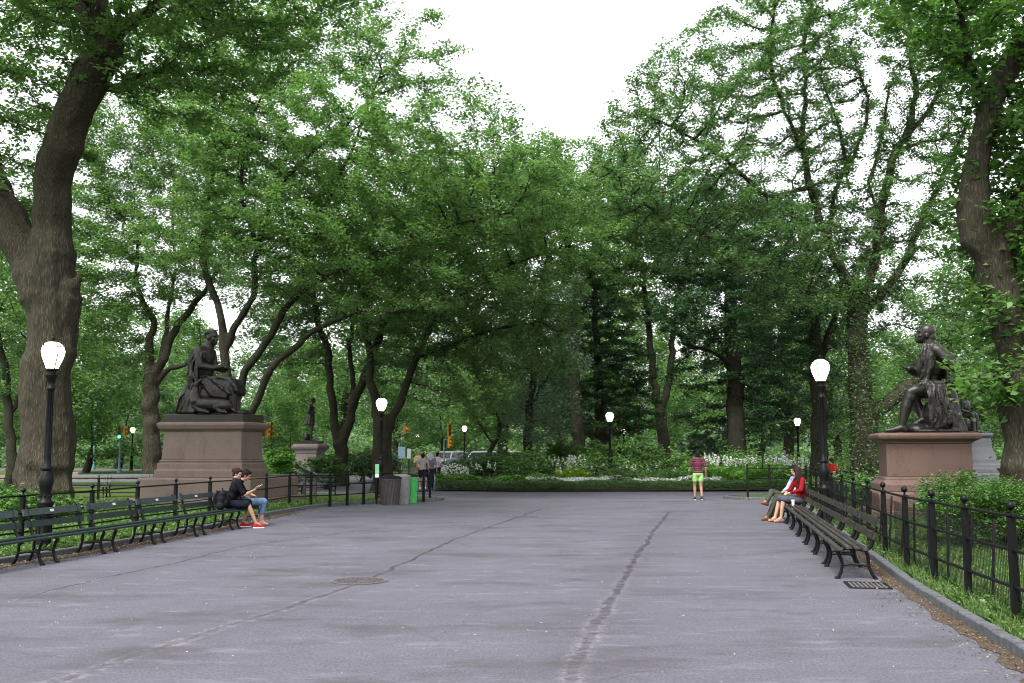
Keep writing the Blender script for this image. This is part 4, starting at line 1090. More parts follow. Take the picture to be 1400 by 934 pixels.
# ---------------------------------------------------------------- ironwork in the pavement
p = G(491, 794.5); root = empty('manhole_cover', (p.x, p.y, 0), 0, 'round worn manhole cover in the middle of the path', 'manhole cover')
m = MB(); m.lathe([(.40, .003), (.40, .010), (.345, .010), (.345, .004)], 40); m.build('frame_ring', plain('pale_iron', (.075, .073, .08), .7, var=.5, scale=30), root)
m = MB(); m.lathe([(.335, .003), (.335, .009)], 40)
for i in range(-5, 6):
    for j in range(-5, 6):
        if i * i + j * j < 30: m.box(i * .056 - .015, i * .056 + .015, j * .056 - .015, j * .056 + .015, .009, .0125)
m.build('lid', plain('rusty_iron', (.055, .046, .05), .7, var=.5, scale=20), root)
p = G(1186, 801); root = empty('drain_grate', (p.x, p.y, 0), R(-11), 'rectangular iron drain grate in the litter beside the nearest right bench', 'drain')
m = MB(); m.box(-.27, .27, -.32, -.28, .0, .014); m.box(-.27, .27, .28, .32, .0, .014); m.box(-.27, -.23, -.28, .28, .0, .014); m.box(.23, .27, -.28, .28, 0, .014)
m.build('frame', M_IRON2, root)
m = MB()
for i in range(8): x = -.205 + i * .0585; m.box(x - .013, x + .013, -.28, .28, .0, .012)
m.build('bars', plain('grate_bars', (.09, .085, .085), .7), root)
m = MB(); m.box(-.23, .23, -.28, .28, .002, .0065); m.build('pit', plain('painted_pit_shade', (.004, .004, .004), .9), root)  # thin black plate: shade down the drain put into its colour

# ---------------------------------------------------------------- pedestals
RZ = math.atan2(-.212, .977)
def pedestal(name, label, loc, profs, mats, rz=RZ):
    root = empty(name, loc, rz, label, 'pedestal')
    for (nm, off, prof), mt in zip(profs, mats):
        m = MB(); m.rect_lathe(prof, (off[0], off[1], 0)); m.build(nm, mt, root, bevel=.012)
    return root
# offsets: the stepped plinth is set slightly nearer the path than the die
pl = pedestal('statue_pedestal', 'brown granite pedestal under the robed statue with a dog', (-9.85, 33.0, .03), [
    ('foundation', (.25, .1), [(2.15, 1.95, 0), (2.15, 1.95, .22), (2.1, 1.9, .25)]),
    ('plinth', (.25, .1), [(1.95, 1.75, .252), (1.95, 1.75, .84), (1.9, 1.7, .89)]),
    ('base_moulding', (0, 0), [(1.56, .92, .892), (1.56, .92, 1.10), (1.50, .86, 1.15), (1.50, .86, 1.32), (1.44, .80, 1.36), (1.47, .83, 1.41), (1.40, .76, 1.45)]),
    ('die', (0, 0), [(1.40, .75, 1.452), (1.38, .73, 2.36)]),
    ('cornice', (0, 0), [(1.40, .75, 2.362), (1.46, .81, 2.42), (1.50, .85, 2.44), (1.55, .90, 2.56), (1.55, .90, 2.62), (1.50, .85, 2.66)]),
    ], [M_RED, M_RED, M_RED, M_RED, M_RED])
pr = pedestal('statue_pedestal', 'rust red granite pedestal under the seated statue looking up', (11.1, 27.0, .03), [
    ('foundation', (0, 0), [(1.55, 1.2, 0), (1.55, 1.2, .18), (1.5, 1.15, .2)]),
    ('plinth', (0, 0), [(1.32, .98, .202), (1.32, .98, .62), (1.26, .92, .68)]),
    ('base_moulding', (0, 0), [(1.26, .92, .682), (1.26, .92, .86), (1.22, .88, .90), (1.14, .80, .97), (1.14, .80, 1.02), (1.08, .74, 1.06)]),
    ('die', (0, 0), [(1.06, .72, 1.062), (1.06, .72, 1.93)]),
    ('cornice', (0, 0), [(1.08, .74, 1.932), (1.10, .76, 1.98), (1.26, .92, 2.06), (1.28, .94, 2.12), (1.28, .94, 2.17), (1.20, .86, 2.215)]),
    ], [M_RED2] * 5)
m = MB()
for x0, x1 in ((-.92, -.78), (.78, .92)): m.box(x0, x1, -.728, -.7215, 1.12, 1.86)
m.build('die_panel_strip', M_RED2, pr)
pe = W(424, 640, 49); s2 = pedestal('statue_pedestal', 'flared pinkish pedestal under the small standing statue', (pe.x, 49, .03), [
    ('foundation', (0, 0), [(1.15, 1.15, 0), (1.15, 1.15, .2), (1.0, 1.0, .22), (1.0, 1.0, .45), (.95, .95, .5)]),
    ('die', (0, 0), [(.84, .84, .502), (.84, .84, .80), (.78, .78, .84), (.72, .72, .92), (.62, .62, 1.12), (.56, .56, 1.35), (.53, .53, 1.60)]),
    ('cornice', (0, 0), [(.56, .56, 1.602), (.58, .58, 1.74), (.66, .66, 1.80), (.70, .70, 1.88), (.70, .70, 1.95), (.60, .60, 2.06)]),
    ], [M_GREYST, M_PALEST, M_PALEST])
pe = W(1322, 640, 44); s3 = pedestal('statue_pedestal', 'grey flared granite pedestal behind the right statue', (pe.x, 44, .03), [
    ('foundation', (0, 0), [(1.75, 1.3, 0), (1.75, 1.3, .72), (1.7, 1.25, .78)]),
    ('base_moulding', (0, 0), [(1.42, 1.0, .782), (1.42, 1.0, .95), (1.30, .9, 1.0), (1.28, .88, 1.12), (1.18, .8, 1.18), (1.16, .78, 1.3)]),
    ('die', (0, 0), [(1.12, .76, 1.302), (1.0, .68, 1.6), (.92, .62, 1.9), (.90, .6, 2.3)]),
    ('cornice', (0, 0), [(.92, .62, 2.302), (.98, .68, 2.38), (.98, .68, 2.46), (.92, .62, 2.5)]),
    ], [M_GREYST] * 4)
# tilted board
ib = empty('information_board', (W(424, 650, 34.6).x, 34.6, .03), -.25, 'tilted dark information board in front of the standing statue pedestal', 'board')
m = MB(); M = Matrix.Translation((0, 0, .98)) @ Matrix.Rotation(R(24), 4, 'Y') @ Matrix.Rotation(R(-25), 4, 'X')
m.cbox(-.36, .36, -.24, .24, -.02, .02, .008, M); m.build('panel', plain('board_grey', (.10, .11, .10), .35), ib)
m = MB(); m.box(-.37, .37, -.25, -.235, -.025, .028, M); m.box(-.37, .37, .235, .25, -.025, .028, M); m.build('panel_edge', M_GREYST, ib)
for sx in (-.2, .2):
    m = MB(); m.box(sx - .04, sx + .04, -.04, .04, 0, .9 - sx * .4); m.build('leg', plain('board_leg', (.06, .05, .04), .7), ib)

# ---------------------------------------------------------------- traffic lights, poles, cars, wall
def signal_head(parent, x, y, z, rz, s=1.0, lit=None, wide=False):
    m = MB(); M = Matrix.Translation((x, y, z)) @ Matrix.Rotation(rz, 4, 'Z') @ Matrix.Scale(s, 4)
    m.cbox(-.16, .16, -.10, .10, -.48, .48, .03, M)
    h = m.build('signal_head', M_YEL, parent)
    cols = {2: (.9, .05, .02), 1: (.9, .5, .02), 0: (.05, .9, .6)}
    for i in range(3):
        zc = -.31 + .31 * i
        v = MB(); v.tube([M @ Vector((0, -.30, zc + .03)), M @ Vector((0, -.10, zc))], [.135 * s, .125 * s], 12, cap=False); v.build('visor', M_YEL, h)
        l = MB(); l.lathe([(.115, 0), (.10, .02), (.0, .035)], 14, M=M @ Matrix.Translation((0, -.10, zc)) @ Matrix.Rotation(R(90), 4, 'X'))
        l.build('lens', emit('lens_on', cols[i], 2.5) if lit == i else plain('lens_off', (.03, .03, .03), .3), h)
def tlight(label, x, Y, ytop, heads, polecol=M_BLUEP, lit=0, arm=0):
    p = W(x, 640, Y); root = empty('traffic_light', (p.x, Y, 0), 0, label, 'traffic light')
    zt = W(x, ytop, Y).z
    m = MB(); m.lathe([(.18, 0), (.18, .3), (.11, .4), (.085, .5), (.07, zt)], 12); 
    if arm: m.tube([(0, 0, zt - .1), (arm * .5, 0, zt + .1), (arm, 0, zt + .15)], .05, 8)
    m.build('pole', polecol, root, True)
    for (dx, dz, rz) in heads: signal_head(root, dx, -.15, zt + dz, rz, 1.0, lit)
    return root
tlight('yellow traffic light showing green, left of the pale scarred trunk', 163, 78, 600, [(0, .45, 0.15), (.42, .5, 1.3)])
tlight('yellow traffic light on a blue pole above the white car', 607, 84, 600, [(.42, .75, .4), (.45, -.25, 1.0)], lit=None)
tlight('yellow traffic light hanging in leaves right of the bins', 546, 84, 598, [(.45, .4, .9)], lit=2)
t4 = tlight('yellow traffic light with a black sign, beside the left pedestal cornice', 352, 62, 595, [(.30, .35, .2), (.66, .32, 1.0)], lit=None)
zt = W(366, 574, 62).z; m = MB(); m.box(-.15, .75, -.36, -.33, zt + .02, zt + .24); m.build('street_sign', M_BLACKPL, t4)
def text(s, size, mat, parent, M, name='lettering', align='CENTER'):
    cu = bpy.data.curves.new(name, 'FONT'); cu.body = s; cu.size = size; cu.align_x = align; cu.align_y = 'CENTER'; cu.extrude = .002
    o = bpy.data.objects.new(name, cu); cu.materials.append(mat); link(o, parent); o.matrix_local = M; return o
text('W 66 ST', .2, M_WHITE, t4, Matrix.Translation((-.1, -.035, zt)) @ Matrix.Rotation(R(90), 4, 'X')) if False else None
# tall street light
p = W(128, 640, 92); sl_ = empty('road_light', (p.x, 92, 0), 0, 'tall blue green road light with a lit head, right of the massive elm', 'street light')
m = MB(); m.lathe([(.16, 0), (.16, .4), (.1, .6), (.07, 8.2)], 10); m.tube([(0, 0, 8.2), (.15, 0, 8.9), (.6, 0, 9.25), (.9, 0, 9.3)], [.06, .05, .04, .035], 8); m.build('pole', M_BLUEP, sl_, True)
m = MB(); m.ell((1.0, 0, 9.3), (.38, .14, .08), 12, 7); m.build('lamp_head', M_GREYST, sl_, True)
m = MB(); m.ell((1.02, 0, 9.22), (.28, .12, .09), 12, 7); m.build('lamp_glass', emit('road_lamp', (1, .85, .7), 6), sl_, True)
# slim posts
def post(label, x, Y, h, mat, top=None, name='sign_post', r=.03):
    p = W(x, 640, Y); root = empty(name, (p.x, Y, .1), 0, label, 'post')
    m = MB(); m.tube([(0, 0, 0), (0, 0, h)], r, 8); m.build('pole', mat, root)
    if top: m = MB(); m.cbox(-top[0]/2, top[0]/2, -r - .03, -r - .005, h - top[1], h, .005); m.build('plate', top[2], root)
    return root
post('thin dark green post in front of the white flowers at the right', 1042.5, 45.5, 1.62, M_GREENP)
post('slim post with a narrow white plate, left of the strollers', 559, 46, 1.75, M_GREENP, (.16, .45, M_WHITE))
post('slim grey post with a blue grey plate left of the strollers, behind the bins', 549, 70, 1.9, M_BLUEP, (.5, .8, plain('blue_grey_plate', (.10, .16, .2), .5)))
# low tan wall far left
w = MB(); 
for i in range(14):
    x0 = -34 + i * 1.62; w.cbox(x0, x0 + 1.6, 60, 60.45, -.02, .30 + (.0 if i % 4 else .16), .02)
o = w.build('low_wall', M_TAN); tag(o, 'low tan stone wall behind the distant left benches', 'wall')
# cars
def car(label, x, Y, rz, col, L=4.6, Wd=1.85, H=1.68):
    p = W(x, 640, Y); root = empty('parked_car', (p.x, Y, 0), rz, label, 'car', 'cars parked beyond the flower bed')
    pm = plain('car_paint', col, .25, .1, .04)
    side = [(-.5, .20), (-.495, .45), (-.47, .55), (-.30, .60), (-.20, .93), (-.12, 1.0), (.25, 1.0), (.40, .93), (.47, .62), (.495, .50), (.5, .22)]
    n = len(side); vs = []
    for sy in (-1, 1):
        for (a, b) in side:
            inset = .5 - (.09 * max(0, (b - .58) / .42))
            vs.append((a * L, sy * Wd * inset, b * H))
    fs = [tuple(range(n - 1, -1, -1)), tuple(range(n, 2 * n))] + [(i, (i + 1) % n, n + (i + 1) % n, n + i) for i in range(n)]
    m = MB(); m.add(vs, fs); m.build('body', pm, root, bevel=.05)
    for sy in (-1, 1):
        g = MB(); q = []
        for a, b in ((-.27, .63), (-.19, .90), (.25, .94), (.38, .88), (.42, .64)):
            inset = .5 - (.09 * max(0, (b - .58) / .42)); q.append((a * L, sy * (Wd * inset + .012), b * H))
        g.add(q, [tuple(range(5)) if sy < 0 else tuple(range(4, -1, -1))]); g.build('side_window', M_GLASS, root)
    for (a0, b0, a1, b1, nm) in ((-.31, .625, -.21, .915, 'windscreen'), (.475, .64, .415, .91, 'rear_window')):
        g = MB(); k = -.02 if a0 < 0 else .02
        g.add([(a0*L+k, -Wd*.44, b0*H), (a0*L+k, Wd*.44, b0*H), (a1*L+k, Wd*.38, b1*H), (a1*L+k, -Wd*.38, b1*H)], [(0, 1, 2, 3)]); g.build(nm, M_GLASS, root)
    for a in (-.31, .31):
        for sy in (-1, 1):
            t = MB(); t.tube([(a * L, sy * (Wd/2 - .2), .34), (a * L, sy * (Wd/2 + .01), .34)], .34, 20); ww = t.build('wheel', M_BLACKPL, root)
            t = MB(); t.tube([(a * L, sy * (Wd/2 + .012), .34), (a * L, sy * (Wd/2 + .02), .34)], .2, 12); t.build('rim', M_GREYST, ww)
    for sy in (-1, 1):
        t = MB(); t.ell((-.492 * L, sy * Wd * .36, .47 * H), (.05, .2, .08), 8, 5); t.build('headlight', M_PLAQUE, root)
        t = MB(); t.ell((.492 * L, sy * Wd * .4, .52 * H), (.04, .12, .12), 8, 5); t.build('tail_light', plain('red_lens', (.4, .02, .02), .3), root)
    return root
car('white parked car right of the strollers', 616, 96, R(60), (.26, .27, .29))
car('pale silver parked car below the small crooked tree', 656, 98, R(8), (.20, .21, .23))
car('tan parked car behind the left flower bed shrubs, rightmost of the cars', 692, 100, R(5), (.42, .36, .28))
# road under the cars
o = poly_sheet('road', [(-60, 88), (40, 92), (40, 104), (-60, 102)], -.024, M_ASPH)

# ---------------------------------------------------------------- planting
LG1 = leafmat('hosta_leaves', [(.085, .18, .035), (.13, .27, .05), (.20, .37, .08)], .35)
LG2 = leafmat('shrub_leaves', [(.045, .095, .028), (.075, .15, .042), (.12, .21, .065)], .35)
LG3 = leafmat('box_leaves', [(.042, .09, .03), (.068, .13, .043), (.11, .185, .066)], .25)
LG4 = leafmat('yew_leaves', [(.035, .08, .018), (.06, .13, .025), (.09, .18, .04)], .25)
LGY = leafmat('golden_leaves', [(.22, .30, .03), (.30, .40, .04), (.38, .48, .06)], .35)
LFL = leafmat('white_petals', [(.55, .52, .6), (.75, .73, .78), (.9, .88, .9)], .3)
LST = leafmat('grass_blades', [(.06, .12, .03), (.10, .18, .045), (.17, .25, .08)], .35)
LLT = leafmat('fallen_leaves', [(.05, .035, .022), (.10, .075, .04), (.17, .14, .07), (.24, .22, .16)], .1)
LPT = leafmat('fallen_petals', [(.5, .47, .42), (.7, .68, .65)], .1)
rngp = np.random.default_rng(99)
def shrub(label, x, Y, w, h, mat, L=.12, n=None, base=None, name='shrub', group=None, cat='shrub', spiky=.0, z0=None):
    p = W(x, 640, Y); z0 = bedz(p.x, Y) - .05 if z0 is None and 43 < Y < 80 else (z0 or .04)
    root = empty(name, (p.x, Y, z0), 0, label, cat, group)
    rng = np.random.default_rng(int(x * 3 + Y * 7))
    A = []
    for q in range(7):
        a = rng.uniform(0, 6.28); d = rng.uniform(.1, .55) * w / 2
        A.append(ellipsoid_points((d * math.cos(a), d * math.sin(a), h * rng.uniform(.35, .72)), (w * .28, w * .28, h * .3), max(60 / (w * h), 9) , rng, .5))
    A = np.vstack(A); A = A[A[:, 2] > .04]
    st = MB()
    for q in range(9):
        t = A[rng.integers(len(A))]; st.tube([(0.1 * math.cos(q), .1 * math.sin(q), -.1), (t[0] * .5, t[1] * .5, t[2] * .5), tuple(t)], [.016, .012, .005], 5)
    st.build('stems', BARK2, root)
    n = n or int(1500 * w * h ** .8 * (.12 / L) ** 1.5)
    C = A[rng.integers(len(A), size=n)] + rng.normal(0, .09, (n, 3)) * np.array([1, 1, .8 + spiky])
    C[:, 2] = np.maximum(C[:, 2], .03)
    leaf_mesh('foliage', C, mat, root, rng, L, L * .5, tilt=.7, droop=-.1)
    return root
SG = 'shrubs massed in the flower bed'
for (x, Y, w, h, mt, L, lab) in [
    (624, 49, 2.0, 1.1, LG2, .13, 'low shrub at the left tip of the flower bed'),
    (646, 52, 2.6, 1.3, LG3, .11, 'dark green shrub below the parked white car'),
    (676, 51, 2.8, 1.45, LG2, .13, 'rounded shrub below the tan and silver cars'),
    (706, 53, 3.2, 1.75, LG4, .13, 'bright green shrub at the foot of the weeping tree'),
    (742, 50, 2.4, 1.25, LG2, .12, 'shrub with a bronze tint left of the golden plant'),
    (775, 56, 3.4, 2.1, LG4, .13, 'tall shrub behind the golden plant and white spikes'),
    (812, 58, 3.2, 2.2, LG2, .13, 'tall shrub just left of the flower bed lamp'),
    (858, 58, 3.4, 2.6, LG2, .14, 'tallest shrub, just right of the flower bed lamp'),
    (890, 55, 3.0, 2.1, LG3, .13, 'dark shrub at the foot of the slender forked tree'),
    (912, 50, 2.6, 1.7, LG4, .12, 'shrub left of the walking man, level with his shirt'),
    (955, 60, 3.0, 2.7, LF_GREY, .15, 'pale grey green shrub above the walking man'),
    (985, 52, 3.0, 1.5, LG4, .13, 'bright shrub right of the walking man, behind flowers'),
    (1030, 54, 3.0, 1.6, LG1, .14, 'yellow green shrub behind the white spikes at the right'),
    (1066, 52, 2.4, 1.2, LG2, .12, 'shrub at the right tip of the flower bed'),
    (1100, 50, 2.6, 1.0, LG1, .12, 'yellow green clump behind the far end of the right fence'),
    ]: shrub(lab, x, Y, w, h, mt, L, group=SG)
shrub('golden leaved plant at the front of the bed, left of the lamp', 780, 47.6, 1.9, .85, LGY, .15, group=SG)
shrub('big feathery green shrub behind the nearest right fence posts', 1372, 18.4, 3.3, 1.42, LG4, .055, n=52000, z0=.05, spiky=.3)
shrub('fern like shrub between the right lamp and the ivy clad elm', 1152, 33, 2.6, .95, LG2, .12, z0=.05)
shrub('dark shrub at the left foot of the right pedestal', 1186, 31, 2.2, 1.0, LG2, .12, z0=.05)
shrub('yellow green shrub behind the ivy clad elm, right of the lamp', 1165, 46, 3.4, 1.3, LG1, .14, z0=.05)
shrub('bright shrub right of the left pedestal, behind the couple', 386, 43, 2.3, 1.9, LG1, .16, z0=.05)
shrub('low shrub filling in right of the flared pink pedestal', 447, 46, 2.2, 1.6, LG2, .15, z0=.05)
shrub('tall tufty growth round the foot of the massive elm', 40, 24.6, 3.2, .75, LG4, .12, n=5000, z0=.05, spiky=.5)
shrub('ferny clump left of the massive elm foot at the photo edge', -10, 26, 2.6, 1.0, LG2, .13, z0=.05)
shrub('dark shrub in the shade behind the lamp by the bins', 520, 60, 3.5, 2.0, LG3, .15, z0=.02)
shrub('dark shrub in the shade between the two forked elms', 492, 56, 3.2, 1.8, LG3, .15, z0=.02)

def band(name, mat, n, xs, ydepth, z0, z1, L, Wd, lab=None, front=None, tilt=.6, wav=.08, droop=0, clump=0):
    """plants following the front edge of the bed; ydepth = range behind that edge"""
    rng = np.random.default_rng(len(name) * 13 + n)
    x = rng.uniform(max(xs[0], -3.4), xs[1], n)
    ex = np.array([b[0] for b in FRONT]); ey = np.array([b[1] for b in FRONT])
    fy = np.interp(x, ex, ey); y = fy + rng.uniform(ydepth[0], ydepth[1], n)
    if clump:
        k = np.sin(x * 2.1 + 1) + np.sin(y * 3.1 + x) + np.sin(x * .7) > -clump; x, y = x[k], y[k]; n = len(x)
    g_ = np.array([bedz(a, b) for a, b in zip(x, y)])
    top = z1 + wav * (np.sin(x * 1.7) + np.sin(x * 3.9 + y * 2))
    z = g_ + z0 + (top - z0) * rng.uniform(0, 1, n) ** .6
    o = leaf_mesh(name, np.stack([x, y, z], 1), mat, None, rng, L, Wd, tilt=tilt, droop=droop); o['kind'] = 'stuff'; return o
band('box_edging', LG3, 42000, (-10.2, 24), (.05, 1.0), 0, .40, .06, .035, tilt=1.0, wav=.03)
band('mixed_ground_cover', LG2, 16000, (-10.0, 24), (1.0, 5.5), 0, .42, .15, .09, clump=1.6)
band('hosta_ground_cover', LG1, 5200, (-8, 2.2), (1.0, 2.2), .15, .48, .20, .13, tilt=.45)
band('hosta_ground_cover', LG1, 7500, (8.2, 17), (1.2, 6.0), .2, .85, .22, .14, tilt=.45, wav=.12)
band('tall_ground_cover', LG2, 9000, (4.4, 9), (1.2, 6.0), 0, .7, .16, .09, clump=1.6)
band('white_flower_drift', LFL, 3600, (.6, 9.4), (.8, 2.1), .34, .50, .07, .06, tilt=1.2, wav=.05, clump=1.3)
band('white_flower_drift', LFL, 300, (-3.3, -2.0), (2.2, 3.4), .5, .9, .08, .07, tilt=1.2)
def spikes(name, xs, ys, zs, n, m_per, seed):
    rng = np.random.default_rng(seed); P = []
    for i in range(n):
        x, y = rng.uniform(*xs), rng.uniform(*ys); b = bedz(x, y) + rng.uniform(zs[0], zs[0] + .25); h = rng.uniform(.18, zs[1])
        t = rng.uniform(0, 1, m_per); w = .045 * (1 - t * .7)
        P.append(np.stack([x + rng.normal(0, 1, m_per) * w, y + rng.normal(0, 1, m_per) * w, b + h * t], 1))
    o = leaf_mesh(name, np.vstack(P), LFL, None, rng, .07, .055, tilt=1.2); o['kind'] = 'stuff'; return o
spikes('white_flower_spikes', (1.9, 3.7), (49, 52), (.7, .5), 42, 26, 1)
spikes('white_flower_spikes', (9.4, 14.2), (47, 53), (.85, .42), 120, 24, 2)
spikes('white_flower_spikes', (12.0, 17.5), (45.5, 48), (.55, .3), 60, 22, 3)

def grass(name, n, fn, h=(.05, .16), w=.008, seed=4, mat=None):
    rng = np.random.default_rng(seed); P = fn(rng, n); n = len(P)
    a = rng.uniform(0, 2 * np.pi, n); hh = rng.uniform(h[0], h[1], n) * (.6 + .8 * rng.random(n) ** 2)
    lean = rng.normal(0, .45, (n, 2)) * hh[:, None]
    sx = np.stack([np.cos(a), np.sin(a), np.zeros(n)], 1) * w * rng.uniform(.7, 1.4, n)[:, None]
    mid = P + np.stack([lean[:, 0] * .3, lean[:, 1] * .3, hh * .6], 1); tip = P + np.stack([lean[:, 0], lean[:, 1], hh], 1)
    V = np.stack([P - sx, P + sx, mid + sx * .8, tip, mid - sx * .8], 1).reshape(-1, 3)
    Fq = np.arange(5 * n).reshape(-1, 5)
    o = np_mesh(name, V, Fq, mat or LST, None, tint=np.clip(rng.normal(.45, .25, n), 0, 1)); o['kind'] = 'stuff'; return o
def side_sampler(S, side, d0, d1, y0, y1, near_pow=1.6, z=.055):
    sx = np.array([p.x for p in S]); sy = np.array([p.y for p in S]); k = np.argsort(sy[:64]); sx, sy = sx[:64][k], sy[:64][k]
    def fn(rng, n):
        y = y0 + (y1 - y0) * rng.random(n) ** near_pow
        x = np.interp(y, sy, sx) + side * (d0 + (d1 - d0) * rng.random(n) ** 1.1)
        keep = (np.sin(x * 3.1 + y * 1.3) + np.sin(y * 2.7 - x * 2) + rng.normal(0, .8, n)) > -1.1
        return np.stack([x, y, np.full(n, z)], 1)[keep]
    return fn
grass('lawn_grass', 170000, side_sampler(SKR, 1, .14, 5.5, 6.5, 34), (.04, .12), .0042, 4)
grass('tall_kerb_grass', 9000, side_sampler(SKR, 1, .14, .75, 6.5, 30), (.08, .20), .0035, 5)
grass('lawn_grass', 90000, side_sampler(SKL, -1, .14, 9, 12, 34, 1.1), (.05, .15), .012, 6)
LCL = leafmat('clover_leaves', [(.05, .10, .02), (.08, .15, .03), (.14, .2, .06)], .3)
def clover(S, side, d0, d1, y0, y1, n, seed, L=.05):
    rng = np.random.default_rng(seed); P = side_sampler(S, side, d0, d1, y0, y1, 1.3)(rng, n); P[:, 2] += rng.uniform(.02, .14, len(P))
    o = leaf_mesh('clover_patch', P, LCL, None, rng, L, L * .75, tilt=.6); o['kind'] = 'stuff'
clover(SKR, 1, .14, 1.2, 6.5, 34, 7000, 7, .04); clover(SKL, -1, .14, 3.5, 12, 33, 26000, 8, .07)
def litter(name, n, fn, mat, L, seed, z=.012, tilt=.35):
    rng = np.random.default_rng(seed); P = fn(rng, n); P[:, 2] = z + rng.uniform(0, .01, len(P))
    o = leaf_mesh(name, P, mat, None, rng, L, L * .6, tilt=tilt, droop=0); o['kind'] = 'stuff'
    return o
def inner(S, side, w, y0, y1, pw=1.4):
    sx = np.array([p.x for p in S]); sy = np.array([p.y for p in S]); k = np.argsort(sy[:64]); sx, sy = sx[:64][k], sy[:64][k]
    def fn(rng, n):
        y = y0 + (y1 - y0) * rng.random(n) ** pw
        x = np.interp(y, sy, sx) - side * np.abs(rng.normal(0, w, n)) - side * .01
        return np.stack([x, y, np.zeros(n)], 1)
    return fn
litter('leaf_litter', 2100, inner(SKR, 1, .26, 6.5, 34), LLT, .028, 10)
litter('leaf_litter', 1800, inner(SKL, -1, .30, 12, 33), LLT, .04, 11)
litter('leaf_litter', 900, side_sampler(SKR, 1, .14, 1.2, 6.5, 20), LLT, .05, 13, .12)
def open_(rng, n):
    y = 5.5 + 30 * rng.random(n) ** 1.3; x = rng.uniform(-1, 1, n) * 9 + .1 * y
    return np.stack([x, y, np.zeros(n)], 1)
def on_path(rng, n):
    P = open_(rng, n); ax = np.array([p.x for p in SKR[:64]]); ay = np.array([p.y for p in SKR[:64]]); bx = np.array([p.x for p in SKL[:64]]); by = np.array([p.y for p in SKL[:64]])
    k1, k2 = np.argsort(ay), np.argsort(by)
    return P[(P[:, 0] < np.interp(P[:, 1], ay[k1], ax[k1]) - .1) & (P[:, 0] > np.interp(P[:, 1], by[k2], bx[k2]) + .1)]
litter('fallen_petals', 1100, on_path, LPT, .017, 12, .006, .2)

band('loose_bed_foliage', LG2, 15000, (-2.4, 20), (3.5, 12), .2, 1.05, .16, .09, clump=.6, wav=.3)
band('loose_bed_foliage', LG1, 5000, (-2, 20), (4.0, 12), .3, 1.25, .17, .09, clump=.1, wav=.3)
spikes('white_flower_spikes', (-2.6, 16), (46, 54), (.6, .35), 90, 16, 5)
# ---------------------------------------------------------------- figures
def V3(*a): return Vector(a)
class Fig(MB):
    def cap(s, p0, p1, r0, r1, n=12):
        p0, p1 = Vector(p0), Vector(p1)
        s.ell(p0, r0, n, 8); s.ell(p1, r1, n, 8); s.tube([p0, p1], [r0, r1], n); return s
    def chain(s, pts, rad, n=12):
        for i in range(len(pts) - 1): s.cap(pts[i], pts[i+1], rad[i], rad[i+1], n)
        return s
    def blob(s, c, r, M=None): s.ell(Vector(c), r, 16, 10, M); return s
    def cast(s, name, mat, parent, vox=.012, smooth=3, loc=None, fac=.5):
        o = s.build(name, mat, parent, True, loc)
        md = o.modifiers.new('remesh', 'REMESH'); md.mode = 'VOXEL'; md.voxel_size = vox; md.use_smooth_shade = True
        if smooth: sm = o.modifiers.new('smooth', 'SMOOTH'); sm.factor = fac; sm.iterations = smooth
        return o
def frame(fwd, up=(0, 0, 1)):
    """matrix with x = right, y = forward, z = up"""
    f = Vector(fwd).normalized(); u = Vector(up); r = f.cross(u).normalized(); u = r.cross(f)
    return Matrix((r, f, u)).transposed()
def hand(m, wrist, d, palm_n, side, k=1.0, curl=.5):
    """wrist, direction of the fingers, palm normal, side = thumb side unit vector"""
    d = Vector(d).normalized(); pn = Vector(palm_n); pn = (pn - d * pn.dot(d)).normalized(); sdv = d.cross(pn) * side
    w = Vector(wrist)
    m.cap(w, w + d * .03 * k, .024 * k, .027 * k, 8)
    pc = w + d * .055 * k
    M = Matrix((sdv, d, pn)).transposed()
    m.ell(pc, (.040 * k, .048 * k, .016 * k), 12, 8, M)
    for i, (off, L) in enumerate(((.028, .072), (.0095, .080), (-.0095, .075), (-.027, .060))):
        b = w + d * .092 * k + sdv * off * k; L *= k
        d1 = (d + pn * curl * .5).normalized(); d2 = (d + pn * curl * 1.5).normalized()
        p1 = b + d1 * L * .5; p2 = p1 + d2 * L * .5
        m.chain([b - d * .02 * k, b, p1, p2], [.010 * k, .0098 * k, .009 * k, .0078 * k], 8)
    t0 = w + d * .03 * k + sdv * .026 * k; t1 = t0 + (sdv * .8 + d * .7 + pn * .3).normalized() * .034 * k; t2 = t1 + (d + pn * .5 * curl + sdv * .15).normalized() * .03 * k
    m.chain([t0, t1, t2], [.013 * k, .0115 * k, .009 * k], 8)
def head(m, c, fwd, k=1.0, up=(0, 0, 1), neck=None):
    M = frame(fwd, up); c = Vector(c); q = lambda x, y, z: c + M @ Vector((x, y, z)) * k
    m.ell(q(0, -.012, .022), (.076 * k, .095 * k, .098 * k), 16, 12, M)          # skull
    m.ell(q(0, .028, -.045), (.056 * k, .060 * k, .068 * k), 14, 10, M)          # face / jaw
    m.ell(q(0, .068, -.092), (.026 * k, .022 * k, .020 * k), 10, 8, M)           # chin
    m.chain([q(0, .088, .012), q(0, .106, -.022), q(0, .104, -.03)], [.010 * k, .0135 * k, .015 * k], 8)   # nose
    m.ell(q(0, .086, -.058), (.026 * k, .012 * k, .0075 * k), 8, 6, M)
    m.ell(q(0, .084, -.070), (.022 * k, .011 * k, .007 * k), 8, 6, M)            # lips
    m.ell(q(0, .080, .032), (.052 * k, .018 * k, .011 * k), 10, 6, M)            # brow
    for s_ in (-1, 1):
        m.ell(q(.078 * s_, -.008, -.012), (.012 * k, .020 * k, .032 * k), 8, 6, M)   # ears
        m.ell(q(.040 * s_, .062, -.028), (.022 * k, .022 * k, .018 * k), 8, 6, M)    # cheeks
    if neck is not None: m.cap(Vector(neck), q(0, -.02, -.05), .060 * k, .052 * k, 12)
    return q
